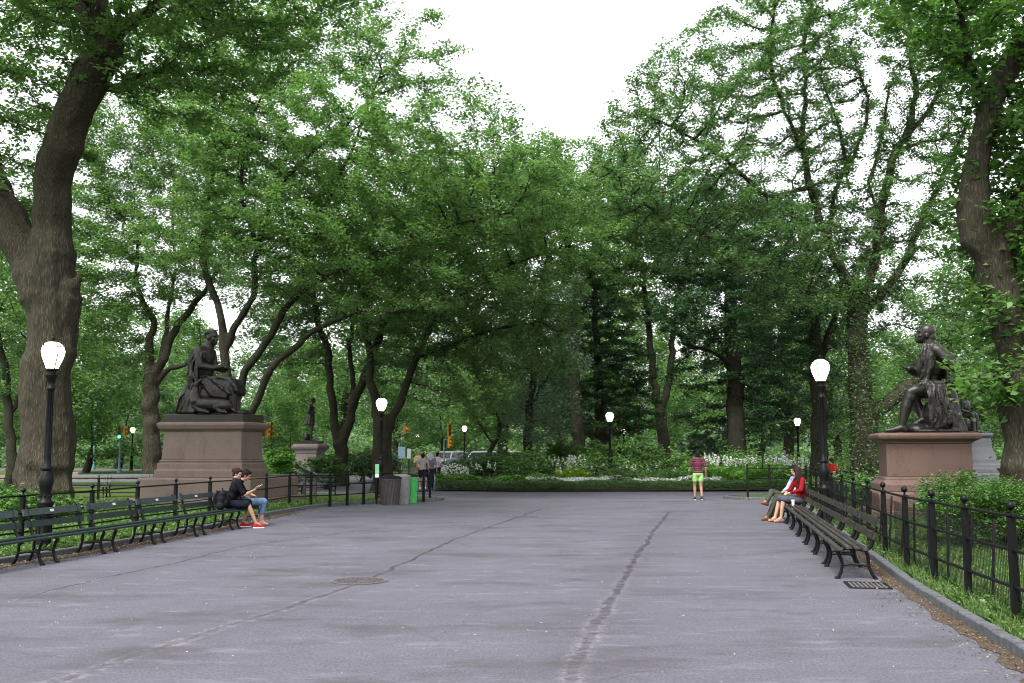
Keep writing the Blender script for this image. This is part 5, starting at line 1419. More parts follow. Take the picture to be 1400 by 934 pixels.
def eyes(parent, c, fwd, mat, k=1.0, up=(0, 0, 1)):
    M = frame(fwd, up); m = MB()
    for s_ in (-1, 1): m.ell(Vector(c) + M @ Vector((.030 * s_, .083, .008)) * k, (.011 * k, .008 * k, .007 * k), 8, 5, M)
    m.build('eyes', mat, parent, True)

SKIN = plain('skin', (.28, .15, .10), .55, 0, .08, 30); SKIN2 = plain('pale_skin', (.38, .23, .17), .55, 0, .08, 30)
EYE = plain('eye_dark', (.02, .015, .012), .2)
HAIRB = plain('black_hair', (.006, .005, .005), .75, 0, .5, 60, .4, .15); HAIRBR = plain('brown_hair', (.022, .010, .008), .75, 0, .5, 60, .4, .15)
def cloth(n, c, r=.85): return plain('cloth_' + n, c, r, 0, .25, 9, .5, .06)

def person(label, loc, rz, J, style, vox=.011):
    """J: joints in local metres, forward = +Y. style: list of clothing builders"""
    root = empty('person', loc, rz, label, 'person')
    skin = style.get('skin', SKIN)
    m = Fig()
    pel, che, nk = V3(*J['pelvis']), V3(*J['chest']), V3(*J['neck'])
    sh = [V3(*J['shoulder_l']), V3(*J['shoulder_r'])]; el = [V3(*J['elbow_l']), V3(*J['elbow_r'])]; wr = [V3(*J['wrist_l']), V3(*J['wrist_r'])]
    hp = [V3(*J['hip_l']), V3(*J['hip_r'])]; kn = [V3(*J['knee_l']), V3(*J['knee_r'])]; an = [V3(*J['ankle_l']), V3(*J['ankle_r'])]
    lat = (sh[1] - sh[0]).normalized(); sp_ = (nk - pel).normalized(); fw = sp_.cross(lat).normalized() * -1
    if fw.dot(Vector((0, 1, 0))) < 0: fw = -fw
    MT = Matrix((lat, fw, sp_)).transposed(); g = style.get('girth', 1.0)
    def torso(f, e=0.0, lo=0.0):
        f.ell(pel + sp_ * (.02 if e == 0 else .06), (.160 * g + e, .115 * g + e, .13 if e == 0 else .10), 16, 10, MT)
        f.ell(pel.lerp(che, .5), (.140 * g + e, .100 * g + e, .16 + e), 16, 10, MT)
        f.ell(che, (.160 * g + e, .110 * g + e, .17 + e), 16, 10, MT)
        f.cap(sh[0] * .88 + sh[1] * .12, sh[1] * .88 + sh[0] * .12, .062 + e, .062 + e)
        f.cap(che + sp_ * .1, nk, .075 + e, .058 + e * .6)
    torso(m)
    hc = V3(*J['head'])
    head(m, hc, J['face'], 1.0, neck=nk)
    for i in range(2):
        s_ = -1 if i == 0 else 1
        m.chain([sh[i], sh[i].lerp(el[i], .45), el[i]], [.054, .047, .038]); m.chain([el[i], el[i].lerp(wr[i], .35), wr[i]], [.038, .040, .025])
        hd = J.get('hand_l' if i == 0 else 'hand_r', (wr[i] - el[i])); pn = J.get('palm_l' if i == 0 else 'palm_r', (lat * (-s_) * 1.0))
        hand(m, wr[i], hd, pn, J.get('thumb_l' if i == 0 else 'thumb_r', s_), 1.0, .6)
        m.chain([hp[i], hp[i].lerp(kn[i], .5), kn[i]], [.088, .074, .055]); m.chain([kn[i], kn[i].lerp(an[i], .32), an[i]], [.054, .056, .036])
        fd = Vector(J.get('foot_l' if i == 0 else 'foot_r', (0, 1, 0))).normalized()
        hl = an[i] - fd * .035 + Vector((0, 0, -.045)); m.cap(hl, an[i] + fd * .15 + Vector((0, 0, -.06)), .034, .024); m.cap(an[i], hl, .036, .034)
        m.cap(an[i] + fd * .03, an[i] + fd * .11 + Vector((0, 0, -.052)), .036, .027)
    m.cast('body', skin, root, vox, 2)
    eyes(root, hc, J['face'], EYE)
    # clothing
    sleeve = style.get('sleeve', .5)
    if 'top' in style:
        f = Fig(); torso(f, .016)
        f.ell(pel + sp_ * .05, (.178 * g, .134 * g, .10), 16, 10, MT)
        for i in range(2):
            if sleeve <= 0: continue
            a = min(1, sleeve * 2); p = sh[i].lerp(el[i], a); f.chain([sh[i], p], [.070, .062])
            if sleeve > .5: f.chain([el[i], el[i].lerp(wr[i], (sleeve - .5) * 1.9)], [.056, .042])
        f.cast('shirt', style['top'], root, vox, 4)
    if 'bottom' in style:
        f = Fig(); f.ell(pel, (.172 * g, .128 * g, .12), 16, 10, MT); lg = style.get('leg', .9)
        for i in range(2):
            a = min(1, lg * 2); p = hp[i].lerp(kn[i], a); w = style.get('flare', 1.0)
            f.chain([hp[i], p], [.102, .082 * w if lg >= .5 else .092 * w])
            if lg > .5: f.chain([kn[i], kn[i].lerp(an[i], (lg - .5) * 2)], [.072, .062 * w])
        if style.get('skirt'): 
            for t in (.2, .5, .8, 1.0): f.cap(hp[0].lerp(kn[0], t), hp[1].lerp(kn[1], t), .10 - .02 * t, .10 - .02 * t)
        f.cast(style.get('bottom_name', 'trousers'), style['bottom'], root, vox, 4)
    if 'shoe' in style:
        for i in range(2):
            fd = Vector(J.get('foot_l' if i == 0 else 'foot_r', (0, 1, 0))).normalized(); f = Fig(); dn = Vector((0, 0, -1)) if style.get('flatfoot', True) else Vector((0, 0, -1))
            b = an[i] - fd * .04 + dn * .05; t = an[i] + fd * .16 + dn * .062
            f.cap(b, t, .046, .036); f.cap(an[i] + dn * .01, an[i] + fd * .09 + dn * .05, .046, .038)
            o = f.cast('shoe', style['shoe'], root, vox, 1)
            if 'sole' in style:
                q = Fig(); q.cap(b + dn * .026, t + dn * .014, .040, .034, 10); q.cast('sole', style['sole'], o, vox, 0)
    if 'hair' in style:
        M = frame(J['face']); q = lambda x, y, z: hc + M @ Vector((x, y, z))
        f = Fig(); f.ell(q(0, -.030, .040), (.094, .102, .102), 16, 12, M); f.ell(q(0, .040, .090), (.066, .055, .036), 12, 8, M); f.ell(q(0, -.062, -.03), (.078, .058, .075), 14, 8, M)
        for s_ in (-1, 1): f.ell(q(.070 * s_, -.01, .02), (.022, .045, .04), 10, 6, M)
        if style.get('long'):
            L = style['long']
            for a in range(-3, 4):
                x = a * .024; f.chain([q(x, -.085 + abs(a) * .012, .03), q(x * 1.5, -.105 + abs(a) * .016, -.10), q(x * 1.6, -.11 + abs(a) * .014, -.10 - L)], [.046, .052, .032])
        if style.get('bun'): f.ell(q(0, -.13, .04), (.05, .045, .05), 12, 8, M)
        f.cast('hair', style['hair'], root, vox, 2)
    return root, (hc, hp, kn, an, wr, el)

# --- man in black on the left bench, leaning over a phone (local +Y = away from the backrest)
LRZ = math.atan2(-.988, .152)
def lpos(Z, f=.0):
    X = -7.38 + (Z - 15.8) * .154; c_ = Vector((X, Z)) + Vector((-.988, .152)) * (.30 + f); return (c_.x, c_.y, 0)
Jm = dict(pelvis=(0, .02, .56), chest=(0, .20, .90), neck=(0, .31, 1.08), head=(0, .42, 1.205), face=(0.05, .9, -.42),
    shoulder_l=(-.19, .25, 1.02), shoulder_r=(.19, .25, 1.02), elbow_l=(-.24, .40, .76), elbow_r=(.24, .42, .76), wrist_l=(-.10, .60, .86), wrist_r=(.08, .62, .87),
    hand_l=(.45, .7, .5), hand_r=(-.4, .7, .5), palm_l=(.4, .1, .6), palm_r=(-.4, .1, .6),
    hip_l=(-.10, .06, .54), hip_r=(.10, .06, .54), knee_l=(-.18, .50, .56), knee_r=(.20, .50, .55), ankle_l=(-.20, .36, .10), ankle_r=(.22, .70, .10), foot_l=(-.1, 1, 0), foot_r=(.1, 1, -.0))
pm, _ = person('man in black shirt and dark shorts on the left bench looking down at a phone', lpos(23.32, .10), LRZ, Jm,
    dict(skin=SKIN, top=cloth('black', (.006, .006, .008)), bottom=cloth('navy', (.008, .009, .016)), leg=.44, bottom_name='shorts', flare=1.2, sleeve=.42, girth=1.28,
         shoe=cloth('red_shoe', (.30, .015, .02), .5), sole=M_WHITE, hair=HAIRB), .011)
ph = MB(); M = Matrix.Translation((0, .73, .955)) @ Matrix.Rotation(R(35), 4, 'X'); ph.cbox(-.036, .036, -.072, .072, -.004, .004, .003, M)
lw = lpos(23.32, .10)
ox = ph.build('phone', M_PLAQUE, None); ox.matrix_world = Matrix.Translation(lw) @ Matrix.Rotation(LRZ, 4, 'Z')
tag(ox, 'small pale phone held up by the man in the black shirt', 'phone')
Jw = dict(pelvis=(0, -.08, .56), chest=(0, -.13, .93), neck=(0, -.14, 1.10), head=(.0, -.09, 1.23), face=(.35, .9, -.3),
    shoulder_l=(-.16, -.13, 1.04), shoulder_r=(.16, -.13, 1.04), elbow_l=(-.21, .0, .80), elbow_r=(.22, .02, .80), wrist_l=(-.05, .22, .74), wrist_r=(.04, .24, .73),
    hand_l=(.4, .8, -.1), hand_r=(-.4, .8, -.2), palm_l=(.2, 0, -.6), palm_r=(-.2, 0, -.6),
    hip_l=(-.09, .0, .54), hip_r=(.09, .0, .54), knee_l=(-.12, .50, .57), knee_r=(.13, .56, .57), ankle_l=(-.10, .42, .10), ankle_r=(.10, .50, .10))
person('woman with brown hair and light jeans, half hidden behind the man in black', lpos(23.98, .06), LRZ, Jw,
    dict(skin=SKIN2, top=cloth('charcoal', (.014, .014, .017)), bottom=cloth('light_denim', (.10, .16, .26)), leg=.78, sleeve=.4, hair=HAIRBR, bun=True, girth=.95), .011)
# backpack on the bench
def bag(name, label, cat, loc, rz, w, d, h, mat, strap=True, lean=0):
    root = empty(name, loc, rz, label, cat); f = Fig()
    f.ell((0, 0, h * .45), (w * .5, d * .5, h * .46)); f.cap((-w*.3, 0, .08), (w*.3, 0, .08), d * .42, d * .42); f.cap((-w*.25, 0, h * .75), (w*.25, 0, h * .75), d * .33, d * .33)
    f.cast('pouch', mat, root, .012, 3)
    f = Fig(); f.ell((0, d * .42, h * .33), (w * .36, d * .22, h * .24)); f.cast('front_pocket', mat, root, .012, 2)
    m = MB(); m.tube([(-.05, -.02, h * .93), (-.04, -.02, h * 1.02), (.04, -.02, h * 1.02), (.05, -.02, h * .93)], .008, 6); m.build('handle', mat, root, True)
    if strap:
        for s_ in (-1, 1):
            m = MB(); m.tube([(s_ * w * .28, -d * .35, h * .85), (s_ * w * .38, -d * .62, h * .6), (s_ * w * .4, -d * .6, h * .25), (s_ * w * .35, -d * .3, .06)], .013, 6, flat=2.0); m.build('strap', mat, root, True)
    root.rotation_euler.x = lean; return root
bl = lpos(22.86, .05); bag('backpack', 'black backpack standing on the bench left of the couple', 'backpack', (bl[0], bl[1], .462), LRZ, .36, .24, .46, cloth('black_nylon', (.012, .012, .014), .6), True, R(-8))

# --- couple on the right bench
RRZ = math.atan2(.98, -.2)
def rpos(Z, f=0):
    X = 4.57 + (Z - 14.24) * .204; c_ = Vector((X, Z)) + Vector((.98, -.2)) * (.30 + f); return (c_.x, c_.y, 0)
Jr = dict(pelvis=(0, -.02, .56), chest=(0, -.02, .93), neck=(0, .02, 1.11), head=(.0, .07, 1.24), face=(.8, .55, -.15),
    shoulder_l=(-.17, .0, 1.05), shoulder_r=(.17, .0, 1.05), elbow_l=(-.25, .10, .80), elbow_r=(.25, .12, .80), wrist_l=(-.10, .34, .72), wrist_r=(.02, .36, .73),
    hand_l=(.6, .6, -.1), hand_r=(-.7, .5, -.1), palm_l=(.1, 0, -1), palm_r=(-.1, 0, -1),
    hip_l=(-.09, .06, .54), hip_r=(.09, .06, .54), knee_l=(-.10, .50, .58), knee_r=(.10, .50, .57), ankle_l=(-.06, .56, .10), ankle_r=(.14, .62, .10))
CRED = cloth('red_cardigan', (.15, .009, .011))
person('woman with long dark hair in a red cardigan and grey skirt on the right bench', rpos(25.35, .10), RRZ, Jr,
    dict(skin=SKIN2, top=CRED, bottom=cloth('grey_skirt', (.06, .065, .08)), leg=.47, skirt=True, bottom_name='skirt', sleeve=.92, hair=HAIRBR, long=.16, shoe=cloth('nude_shoe', (.28, .16, .11), .5), girth=.98), .011)
Jo = dict(pelvis=(0, .04, .56), chest=(0, -.04, .93), neck=(0, -.04, 1.12), head=(.0, .02, 1.26), face=(-.2, .95, -.1),
    shoulder_l=(-.19, -.03, 1.05), shoulder_r=(.19, -.03, 1.05), elbow_l=(-.26, .06, .80), elbow_r=(.27, .08, .80), wrist_l=(-.06, .30, .72), wrist_r=(.06, .32, .73),
    hand_l=(.6, .6, 0), hand_r=(-.7, .5, 0), palm_l=(.1, 0, -1), palm_r=(-.1, 0, -1),
    hip_l=(-.10, .08, .55), hip_r=(.10, .08, .55), knee_l=(-.14, .60, .60), knee_r=(.02, .66, .72), ankle_l=(-.12, .84, .10), ankle_r=(-.24, .94, .48), foot_r=(-.3, .9, .25))
person('man in pale shirt and olive trousers with crossed legs beyond the woman in red', rpos(26.15, .06), RRZ, Jo,
    dict(skin=SKIN, top=cloth('pale_blue', (.30, .33, .45)), bottom=cloth('olive', (.045, .052, .038)), leg=.98, sleeve=.9, hair=HAIRB, shoe=cloth('tan_shoe', (.16, .06, .025), .6)), .012)
cp_ = rpos(24.45, .02); cupr = empty('paper_cup', (cp_[0] - .15, cp_[1] + .03, .462), 0, 'white paper coffee cup on the bench slats beside the woman in red', 'cup')
m = MB(); m.lathe([(.032, 0), (.044, .105), (.046, .108)], 20); m.build('cup', M_WHITE, cupr, True)
m = MB(); m.lathe([(.047, .109), (.048, .118), (.042, .124), (.040, .132), (.01, .133)], 20); m.build('lid', plain('cup_lid', (.6, .6, .62), .3), cupr, True)
m = MB(); m.tube([(.01, 0, .13), (.02, .01, .2)], .004, 6); m.build('straw', M_GREENP, cupr)
bq = rpos(25.75, -.45); bag('shoulder_bag', 'dark brown bag slumped on the ground between the legs of the right couple', 'bag', (bq[0], bq[1], .0), RRZ, .40, .22, .34, cloth('brown_leather', (.035, .018, .012), .5), False)

# --- walking man, seen from behind (facing +Y)
def standing(step=.0, arm=.1, lean=.0, H=1.0):
    s = step
    return dict(pelvis=(0, 0, .94*H), chest=(0, .02 + lean, 1.28*H), neck=(0, .02 + lean, 1.48*H), head=(0, .05 + lean, 1.62*H), face=(0, 1, -.08),
    shoulder_l=(-.19, .0 + lean, 1.42*H), shoulder_r=(.19, .0 + lean, 1.42*H), elbow_l=(-.26, -.04 + arm, 1.14*H), elbow_r=(.27, -.04 - arm * .5, 1.14*H), wrist_l=(-.25, .12 + arm, .95*H), wrist_r=(.29, .02, .90*H),
    hip_l=(-.095, 0, .92*H), hip_r=(.095, 0, .92*H), knee_l=(-.10, .05 + s * .6, .50*H), knee_r=(.10, .02 - s * .2, .50*H), ankle_l=(-.10, s, .10), ankle_r=(.10, -s, .11 + s * .12))
def striped():
    m = bpy.data.materials.new('striped_shirt'); nt, N = nodes(m)
    t = N('ShaderNodeTexCoord'); s = N('ShaderNodeSeparateXYZ'); lk(nt, t.outputs['Object'], s.inputs[0])
    f = math_(nt, 'FRACT', math_(nt, 'MULTIPLY', s.outputs[2], 12.5))
    col = ramp(nt, f, [(0, (.018, .014, .03)), (.42, (.018, .014, .03)), (.44, (.20, .012, .022)), (.74, (.20, .012, .022)), (.76, (.22, .10, .12)), (.80, (.22, .10, .12)), (.84, (.018, .014, .03))])
    nt.nodes.remove(nt.nodes[-1]) if False else None
    finish(nt, col, .8, 0, noise(nt, objcoord(nt), 14), .25, .01, .2); return m
wp = G(955, 684); Jk = standing(.10, .05)
Jk['elbow_l'] = (-.27, .02, 1.15); Jk['wrist_l'] = (-.20, .22, 1.10)
person('man walking away in a red and black striped shirt and neon green shorts', (wp.x, wp.y, 0), R(3), Jk,
    dict(skin=SKIN, top=striped(), bottom=cloth('neon', (.26, .46, .15), .6), leg=.24, bottom_name='shorts', flare=1.1, sleeve=.36, girth=1.08, hair=HAIRB, shoe=cloth('black_shoe', (.02, .02, .025), .5), sole=M_WHITE), .012)

# --- strollers beyond the bins
SG_ = None
def stroller(label, x, Z, rz, H, style, J=None):
    p = W(x, 640, Z); return person(label, (p.x, Z, 0.0), rz, J or standing(.12, .08, 0, H), style, .014)
stroller('woman walking away in a pale pink top and dark shorts, left stroller', 578, 45.5, .25, .93, dict(skin=SKIN2, top=cloth('pale_pink', (.34, .29, .30)), bottom=cloth('black_shorts', (.02, .02, .025)), leg=.3, bottom_name='shorts', sleeve=.15, hair=HAIRBR, girth=.95, shoe=M_WHITE))
stroller('man in a grey blue shirt with a white towel on his head, walking', 588.5, 46, -.1, .96, dict(skin=SKIN2, top=cloth('grey_blue', (.16, .17, .21)), bottom=cloth('indigo', (.02, .025, .05)), leg=.95, sleeve=.4, hair=cloth('white_towel', (.42, .42, .46)), long=.10, shoe=M_BLACKPL))
stroller('blond walker in a cream top ahead of the strollers, behind them', 573.5, 50, .3, 1.0, dict(skin=SKIN2, top=cloth('cream', (.6, .5, .4)), bottom=cloth('beige', (.3, .22, .16)), leg=.9, sleeve=.4, hair=plain('blond_hair', (.35, .2, .09), .5), shoe=M_BLACKPL))
stroller('walker in a lilac top with a dark bag, right of the strollers', 597.5, 50, -.6, .96, dict(skin=SKIN2, top=cloth('lilac', (.5, .42, .5)), bottom=cloth('dark_trousers', (.03, .03, .035)), leg=.95, sleeve=.4, hair=HAIRBR, shoe=M_BLACKPL))
stroller('distant walker in a bright blue shirt beyond the right end of the flower bed', 1073, 62, .5, 1.0, dict(skin=SKIN2, top=cloth('bright_blue', (.06, .38, .65)), bottom=cloth('dark_red_trousers', (.03, .02, .02)), leg=.95, sleeve=.4, hair=plain('blond_hair2', (.4, .25, .12), .5), shoe=M_BLACKPL))
stroller('distant walker in tan clothes just right of the one in bright blue', 1081.5, 61, -.5, .97, dict(skin=SKIN, top=cloth('tan', (.25, .17, .11)), bottom=cloth('tan_trousers', (.22, .15, .10)), leg=.95, sleeve=.5, hair=HAIRBR, shoe=M_BLACKPL))
Js = {k: v for k, v in Jr.items()}
person('person in red and white sitting beyond the right lamp post', (W(1138, 640, 44).x, 44, .05), R(120), Js, dict(skin=SKIN2, top=cloth('red_top', (.4, .02, .02)), bottom=cloth('white_trousers', (.6, .6, .62)), leg=.95, sleeve=.4, hair=HAIRBR, shoe=M_BLACKPL), .014)
cb = bench('dark bench under the person in red and white beyond the right lamp', (W(1138, 640, 44).x + .12, 44.02, .05), R(-60), 1.8, .7, M_GREENP, M_GREENP, M_GREENP, plaque=False)

# ---------------------------------------------------------------- statues
frn = random.Random(31)
def fold(f, pts, r, n=8):
    q = []; rad = []
    for i, p in enumerate(pts):
        p = Vector(p); q.append(p + Vector((frn.uniform(-.045, .045), frn.uniform(-.02, .02), frn.uniform(-.03, .03)))); rad.append(r * frn.uniform(.7, 1.35) * (.55 if i in (0, len(pts) - 1) else 1))
        if i < len(pts) - 1:
            m_ = p.lerp(Vector(pts[i+1]), .5) + Vector((frn.uniform(-.03, .03), frn.uniform(-.015, .015), 0)); q.append(m_); rad.append(r * frn.uniform(.6, 1.2))
    f.chain(q, rad, n)
def statue_base(root, hx, hy, z):
    m = MB(); m.rect_lathe([(hx, hy, 0), (hx, hy, z - .03), (hx - .03, hy - .03, z)]); m.build('bronze_base', M_BRZ, root)
def fill_between(f, A, B, r, n=6):
    for i in range(n + 1):
        t = i / n; f.chain([Vector(a).lerp(Vector(b), t) for a, b in zip(A, B)], [r] * len(A), 8)

# left statue, local +X towards the path, -Y towards the viewer
st = empty('seated_statue', (-9.85, 33.0, .03 + 2.662), RZ, 'dark bronze robed man seated with folded hands and a hound at his feet', 'statue')
statue_base(st, 1.42, .72, .26)
Z0 = .26
S = lambda x, y, z: Vector((x, y, z + Z0))
f = Fig()
k = 1.62
# rock seat
f.blob(S(-.55, 0, .35), (.48, .50, .42)); f.blob(S(-.75, .05, .15), (.45, .5, .28)); f.blob(S(-.15, .1, .3), (.4, .45, .4))
f.blob(S(-.40, -.02, .62), (.58, .50, .60)); f.blob(S(.28, -.04, 1.02), (.62, .44, .25)); f.blob(S(.22, .0, .62), (.50, .36, .42)); f.blob(S(-.62, -.1, .5), (.42, .46, .50))
# torso
f.ell(S(-.38, 0, 1.0), (.28, .34, .28), 16, 10); f.ell(S(-.36, 0, 1.45), (.25, .30, .38), 16, 10); f.ell(S(-.36, 0, 1.90), (.26, .36, .34), 16, 10)
f.cap(S(-.38, -.36, 2.10), S(-.38, .36, 2.10), .15, .15); f.cap(S(-.34, 0, 2.15), S(-.24, 0, 2.42), .13, .11)
hq = head(f, S(-.15, -.02, 2.57), (1, -.25, -.10), 2.3, neck=S(-.28, 0, 2.25))
f.blob(S(-.21, 0, 2.65), (.215, .19, .20)); f.cap(S(-.30, 0, 2.2), S(-.22, 0, 2.44), .19, .155)
for a in range(26):   # curly hair
    t = a * 2.4; zz = -.05 + .2 * ((a * .37) % 1); f.blob(S(-.24 + .17 * math.cos(t), .175 * math.sin(t), 2.66 + zz), (.045, .045, .045))
f.blob(S(-.42, 0, 2.12), (.27, .42, .20)); f.blob(S(-.46, 0, 1.6), (.30, .44, .60))
# arms: near arm across to the lap
f.chain([S(-.38, -.40, 2.10), S(-.36, -.48, 1.85), S(-.28, -.50, 1.58)], [.145, .135, .115]); f.chain([S(-.28, -.50, 1.58), S(.10, -.36, 1.52), S(.36, -.22, 1.58)], [.115, .10, .075])
f.chain([S(-.38, .40, 2.10), S(-.28, .48, 1.6)], [.145, .115]); f.chain([S(-.28, .48, 1.6), S(.12, .34, 1.50), S(.40, .10, 1.56)], [.115, .10, .07])
hand(f, S(.36, -.20, 1.58), (1, .25, -.05), (0, .3, -1), -1, 1.7, .7); hand(f, S(.40, .08, 1.54), (1, -.3, -.2), (0, .3, -1), 1, 1.7, .7)
# legs under the robe
f.chain([S(-.30, -.20, 1.0), S(.25, -.24, 1.08), S(.78, -.26, .98)], [.26, .22, .18]); f.chain([S(-.30, .20, 1.0), S(.25, .22, 1.05), S(.70, .22, .95)], [.26, .22, .18])
f.chain([S(.78, -.26, .96), S(.78, -.26, .5), S(.80, -.26, .12)], [.17, .14, .11]); f.chain([S(.70, .22, .95), S(.68, .22, .5), S(.70, .22, .12)], [.17, .14, .11])
f.cap(S(.78, -.26, .09), S(1.10, -.28, .06), .10, .07); f.cap(S(.70, .22, .09), S(1.0, .24, .06), .10, .07)
# lap cloth with hanging hem
fill_between(f, [S(-.2, -.34, 1.15), S(.3, -.40, 1.22), S(.72, -.38, 1.12), S(.90, -.36, .92), S(.93, -.34, .78)], [S(-.2, .34, 1.15), S(.3, .38, 1.2), S(.66, .34, 1.1), S(.84, .34, .9), S(.86, .32, .7)], .085, 8)
fill_between(f, [S(-.10, -.44, 1.10), S(0, -.48, .8), S(.1, -.46, .62)], [S(.72, -.40, 1.02), S(.70, -.42, .75), S(.62, -.42, .55)], .07, 7)
for i, t in enumerate(np.linspace(0, 1, 9)):
    fold(f, [S(-.05 + .1 * t, -.42 - .06 * t, 1.25 - .05 * t), S(.15 + .5 * t, -.50, 1.12 - .25 * t), S(.35 + .45 * t, -.50, .95 - .30 * t), S(.72 + .1 * t, -.44, .86 - .2 * t)], .032)
for i in range(6):
    fold(f, [S(-.12 - .03 * i, -.44, 1.2), S(-.02 - .02 * i, -.52, .9), S(.10 + .04 * i, -.48, .62 - .02 * i)], .035)
# robe behind the legs down to the base
for i in range(8):
    y = -.42 + .12 * i; fold(f, [S(.55, y, .7), S(.48, y, .4), S(.62 + .05 * (i % 3), y, .02)], .07)
# cloak down the back
fill_between(f, [S(-.44, -.42, 2.2), S(-.64, -.46, 1.9), S(-.70, -.46, 1.3), S(-.66, -.46, .9)], [S(-.44, .42, 2.2), S(-.62, .46, 1.9), S(-.70, .46, 1.3), S(-.66, .46, .9)], .085, 9)
for i in range(5):
    x = -.70 + .09 * i; fold(f, [S(x + .14, -.50, 2.14), S(x, -.56, 1.7), S(x - .01, -.57, 1.25), S(x + .05, -.54, .88)], .036)
for i in range(5): fold(f, [S(-.5 + .04 * i, -.38, 2.22 - .01 * i), S(-.30 + .05 * i, -.40, 2.0), S(-.14 + .03 * i, -.34, 1.7)], .03)
fill_between(f, [S(-.72, -.46, .95), S(-.95, -.44, .6), S(-1.05, -.46, .08)], [S(-.30, -.48, .85), S(-.40, -.50, .5), S(-.45, -.52, .08)], .08, 7)
for i in range(7): fold(f, [S(-.72 + .08 * i, -.50, .9), S(-.92 + .10 * i, -.55, .5), S(-1.08 + .12 * i, -.56, .05)], .035)
fill_between(f, [S(-.72, -.4, .9), S(-1.0, -.4, .5), S(-1.08, -.4, .08)], [S(-.72, .4, .9), S(-1.0, .4, .5), S(-1.08, .4, .08)], .08, 6)
# ground rock
f.blob(S(.2, 0, .02), (1.2, .55, .10)); f.blob(S(1.05, -.15, .05), (.28, .3, .12))
f.cast('seated_figure', M_BRZ, st, .022, 2)
# hound: lying with raised head
f = Fig()
f.chain([S(-.28, -.62, .34), S(.0, -.64, .33), S(.45, -.62, .31), S(.74, -.58, .27)], [.20, .20, .19, .20])
f.chain([S(-.30, -.66, .42), S(-.34, -.68, .66), S(-.32, -.68, .86)], [.20, .15, .115])
f.blob(S(-.30, -.70, .95), (.125, .095, .105)); f.chain([S(-.26, -.70, .98), S(-.17, -.72, 1.06), S(-.11, -.72, 1.12)], [.085, .062, .045])
f.chain([S(-.37, -.77, .98), S(-.43, -.80, .82)], [.045, .028]); f.chain([S(-.37, -.62, .98), S(-.43, -.60, .82)], [.045, .028])
f.chain([S(-.34, -.72, .28), S(-.14, -.74, .12), S(.20, -.74, .06)], [.10, .065, .05]); f.chain([S(-.36, -.6, .22), S(-.22, -.64, .10), S(.05, -.64, .05)], [.08, .055, .05])
f.chain([S(.66, -.66, .26), S(.44, -.72, .22), S(.60, -.74, .08), S(.82, -.74, .05)], [.15, .10, .06, .05]); f.chain([S(.88, -.54, .18), S(1.05, -.55, .08), S(1.16, -.62, .05)], [.05, .035, .025])
f.cast('hound', M_BRZ, st, .018, 2)

# right statue, local -X towards the path
st = empty('seated_statue', (11.1, 27.0, .03 + 2.218), RZ, 'dark bronze man seated on a tree stump, head lifted, cloak over one shoulder', 'statue')
S = lambda x, y, z: Vector((x + .0, y, z))
f = Fig()
f.ell(S(.32, 0, 1.22), (.26, .32, .26), 16, 10); f.ell(S(.30, 0, 1.58), (.24, .28, .36), 16, 10); f.ell(S(.30, 0, 1.98), (.27, .36, .34), 16, 10)
f.cap(S(.34, -.36, 2.22), S(.30, .36, 2.22), .15, .15); f.cap(S(.30, 0, 2.28), S(.20, 0, 2.52), .14, .115)
f.blob(S(.33, 0, 1.85), (.32, .40, .46)); f.blob(S(.32, 0, 2.22), (.26, .36, .17))
head(f, S(.15, -.01, 2.66), (-1, -.12, .25), 2.3, up=(.25, 0, 1), neck=S(.26, 0, 2.35))
f.blob(S(.22, -.01, 2.76), (.225, .195, .205)); f.blob(S(.31, -.01, 2.60), (.14, .16, .16)); f.cap(S(.30, 0, 2.3), S(.25, 0, 2.55), .19, .155)
f.chain([S(.40, -.38, 2.20), S(.62, -.50, 1.92), S(.84, -.50, 1.64)], [.15, .13, .115]); f.chain([S(.84, -.50, 1.64), S(.72, -.46, 1.34), S(.62, -.40, 1.14)], [.11, .10, .07])
hand(f, S(.62, -.40, 1.12), (-.5, .1, -1), (-1, 0, .3), 1, 1.65, .6)
f.chain([S(.22, .38, 2.18), S(.06, .46, 1.86), S(-.02, .42, 1.66)], [.14, .12, .10]); f.chain([S(-.02, .42, 1.66), S(-.16, .25, 1.70), S(-.26, .12, 1.75)], [.13, .12, .085]); f.blob(S(.10, .30, 1.8), (.2, .2, .3))
hand(f, S(-.26, .12, 1.76), (-1, -.3, .2), (0, -.2, 1), 1, 1.65, .5)
# legs
f.chain([S(.30, -.20, 1.16), S(0, -.26, 1.20), S(-.33, -.28, 1.08)], [.25, .20, .155]); f.chain([S(-.33, -.28, 1.06), S(-.44, -.28, .72), S(-.56, -.28, .22)], [.15, .155, .09])
f.chain([S(-.56, -.28, .14), S(-.50, -.28, .09)], [.10, .09]); f.chain([S(-.56, -.28, .14), S(-.80, -.28, .08), S(-.98, -.28, .06)], [.10, .085, .055])
f.chain([S(.30, .20, 1.16), S(.05, .24, 1.14), S(-.15, .22, 1.0)], [.24, .20, .15]); f.chain([S(-.15, .22, 1.0), S(-.05, .16, .7), S(.02, .05, .40)], [.145, .14, .09])
f.chain([S(.02, .03, .36), S(-.16, -.02, .26), S(-.34, -.06, .18)], [.10, .085, .06]); f.blob(S(-.15, .0, .1), (.32, .3, .16))
for s_ in (-.28,): f.cap(S(-.34, s_, .98), S(-.36, s_, .92), .165, .165)
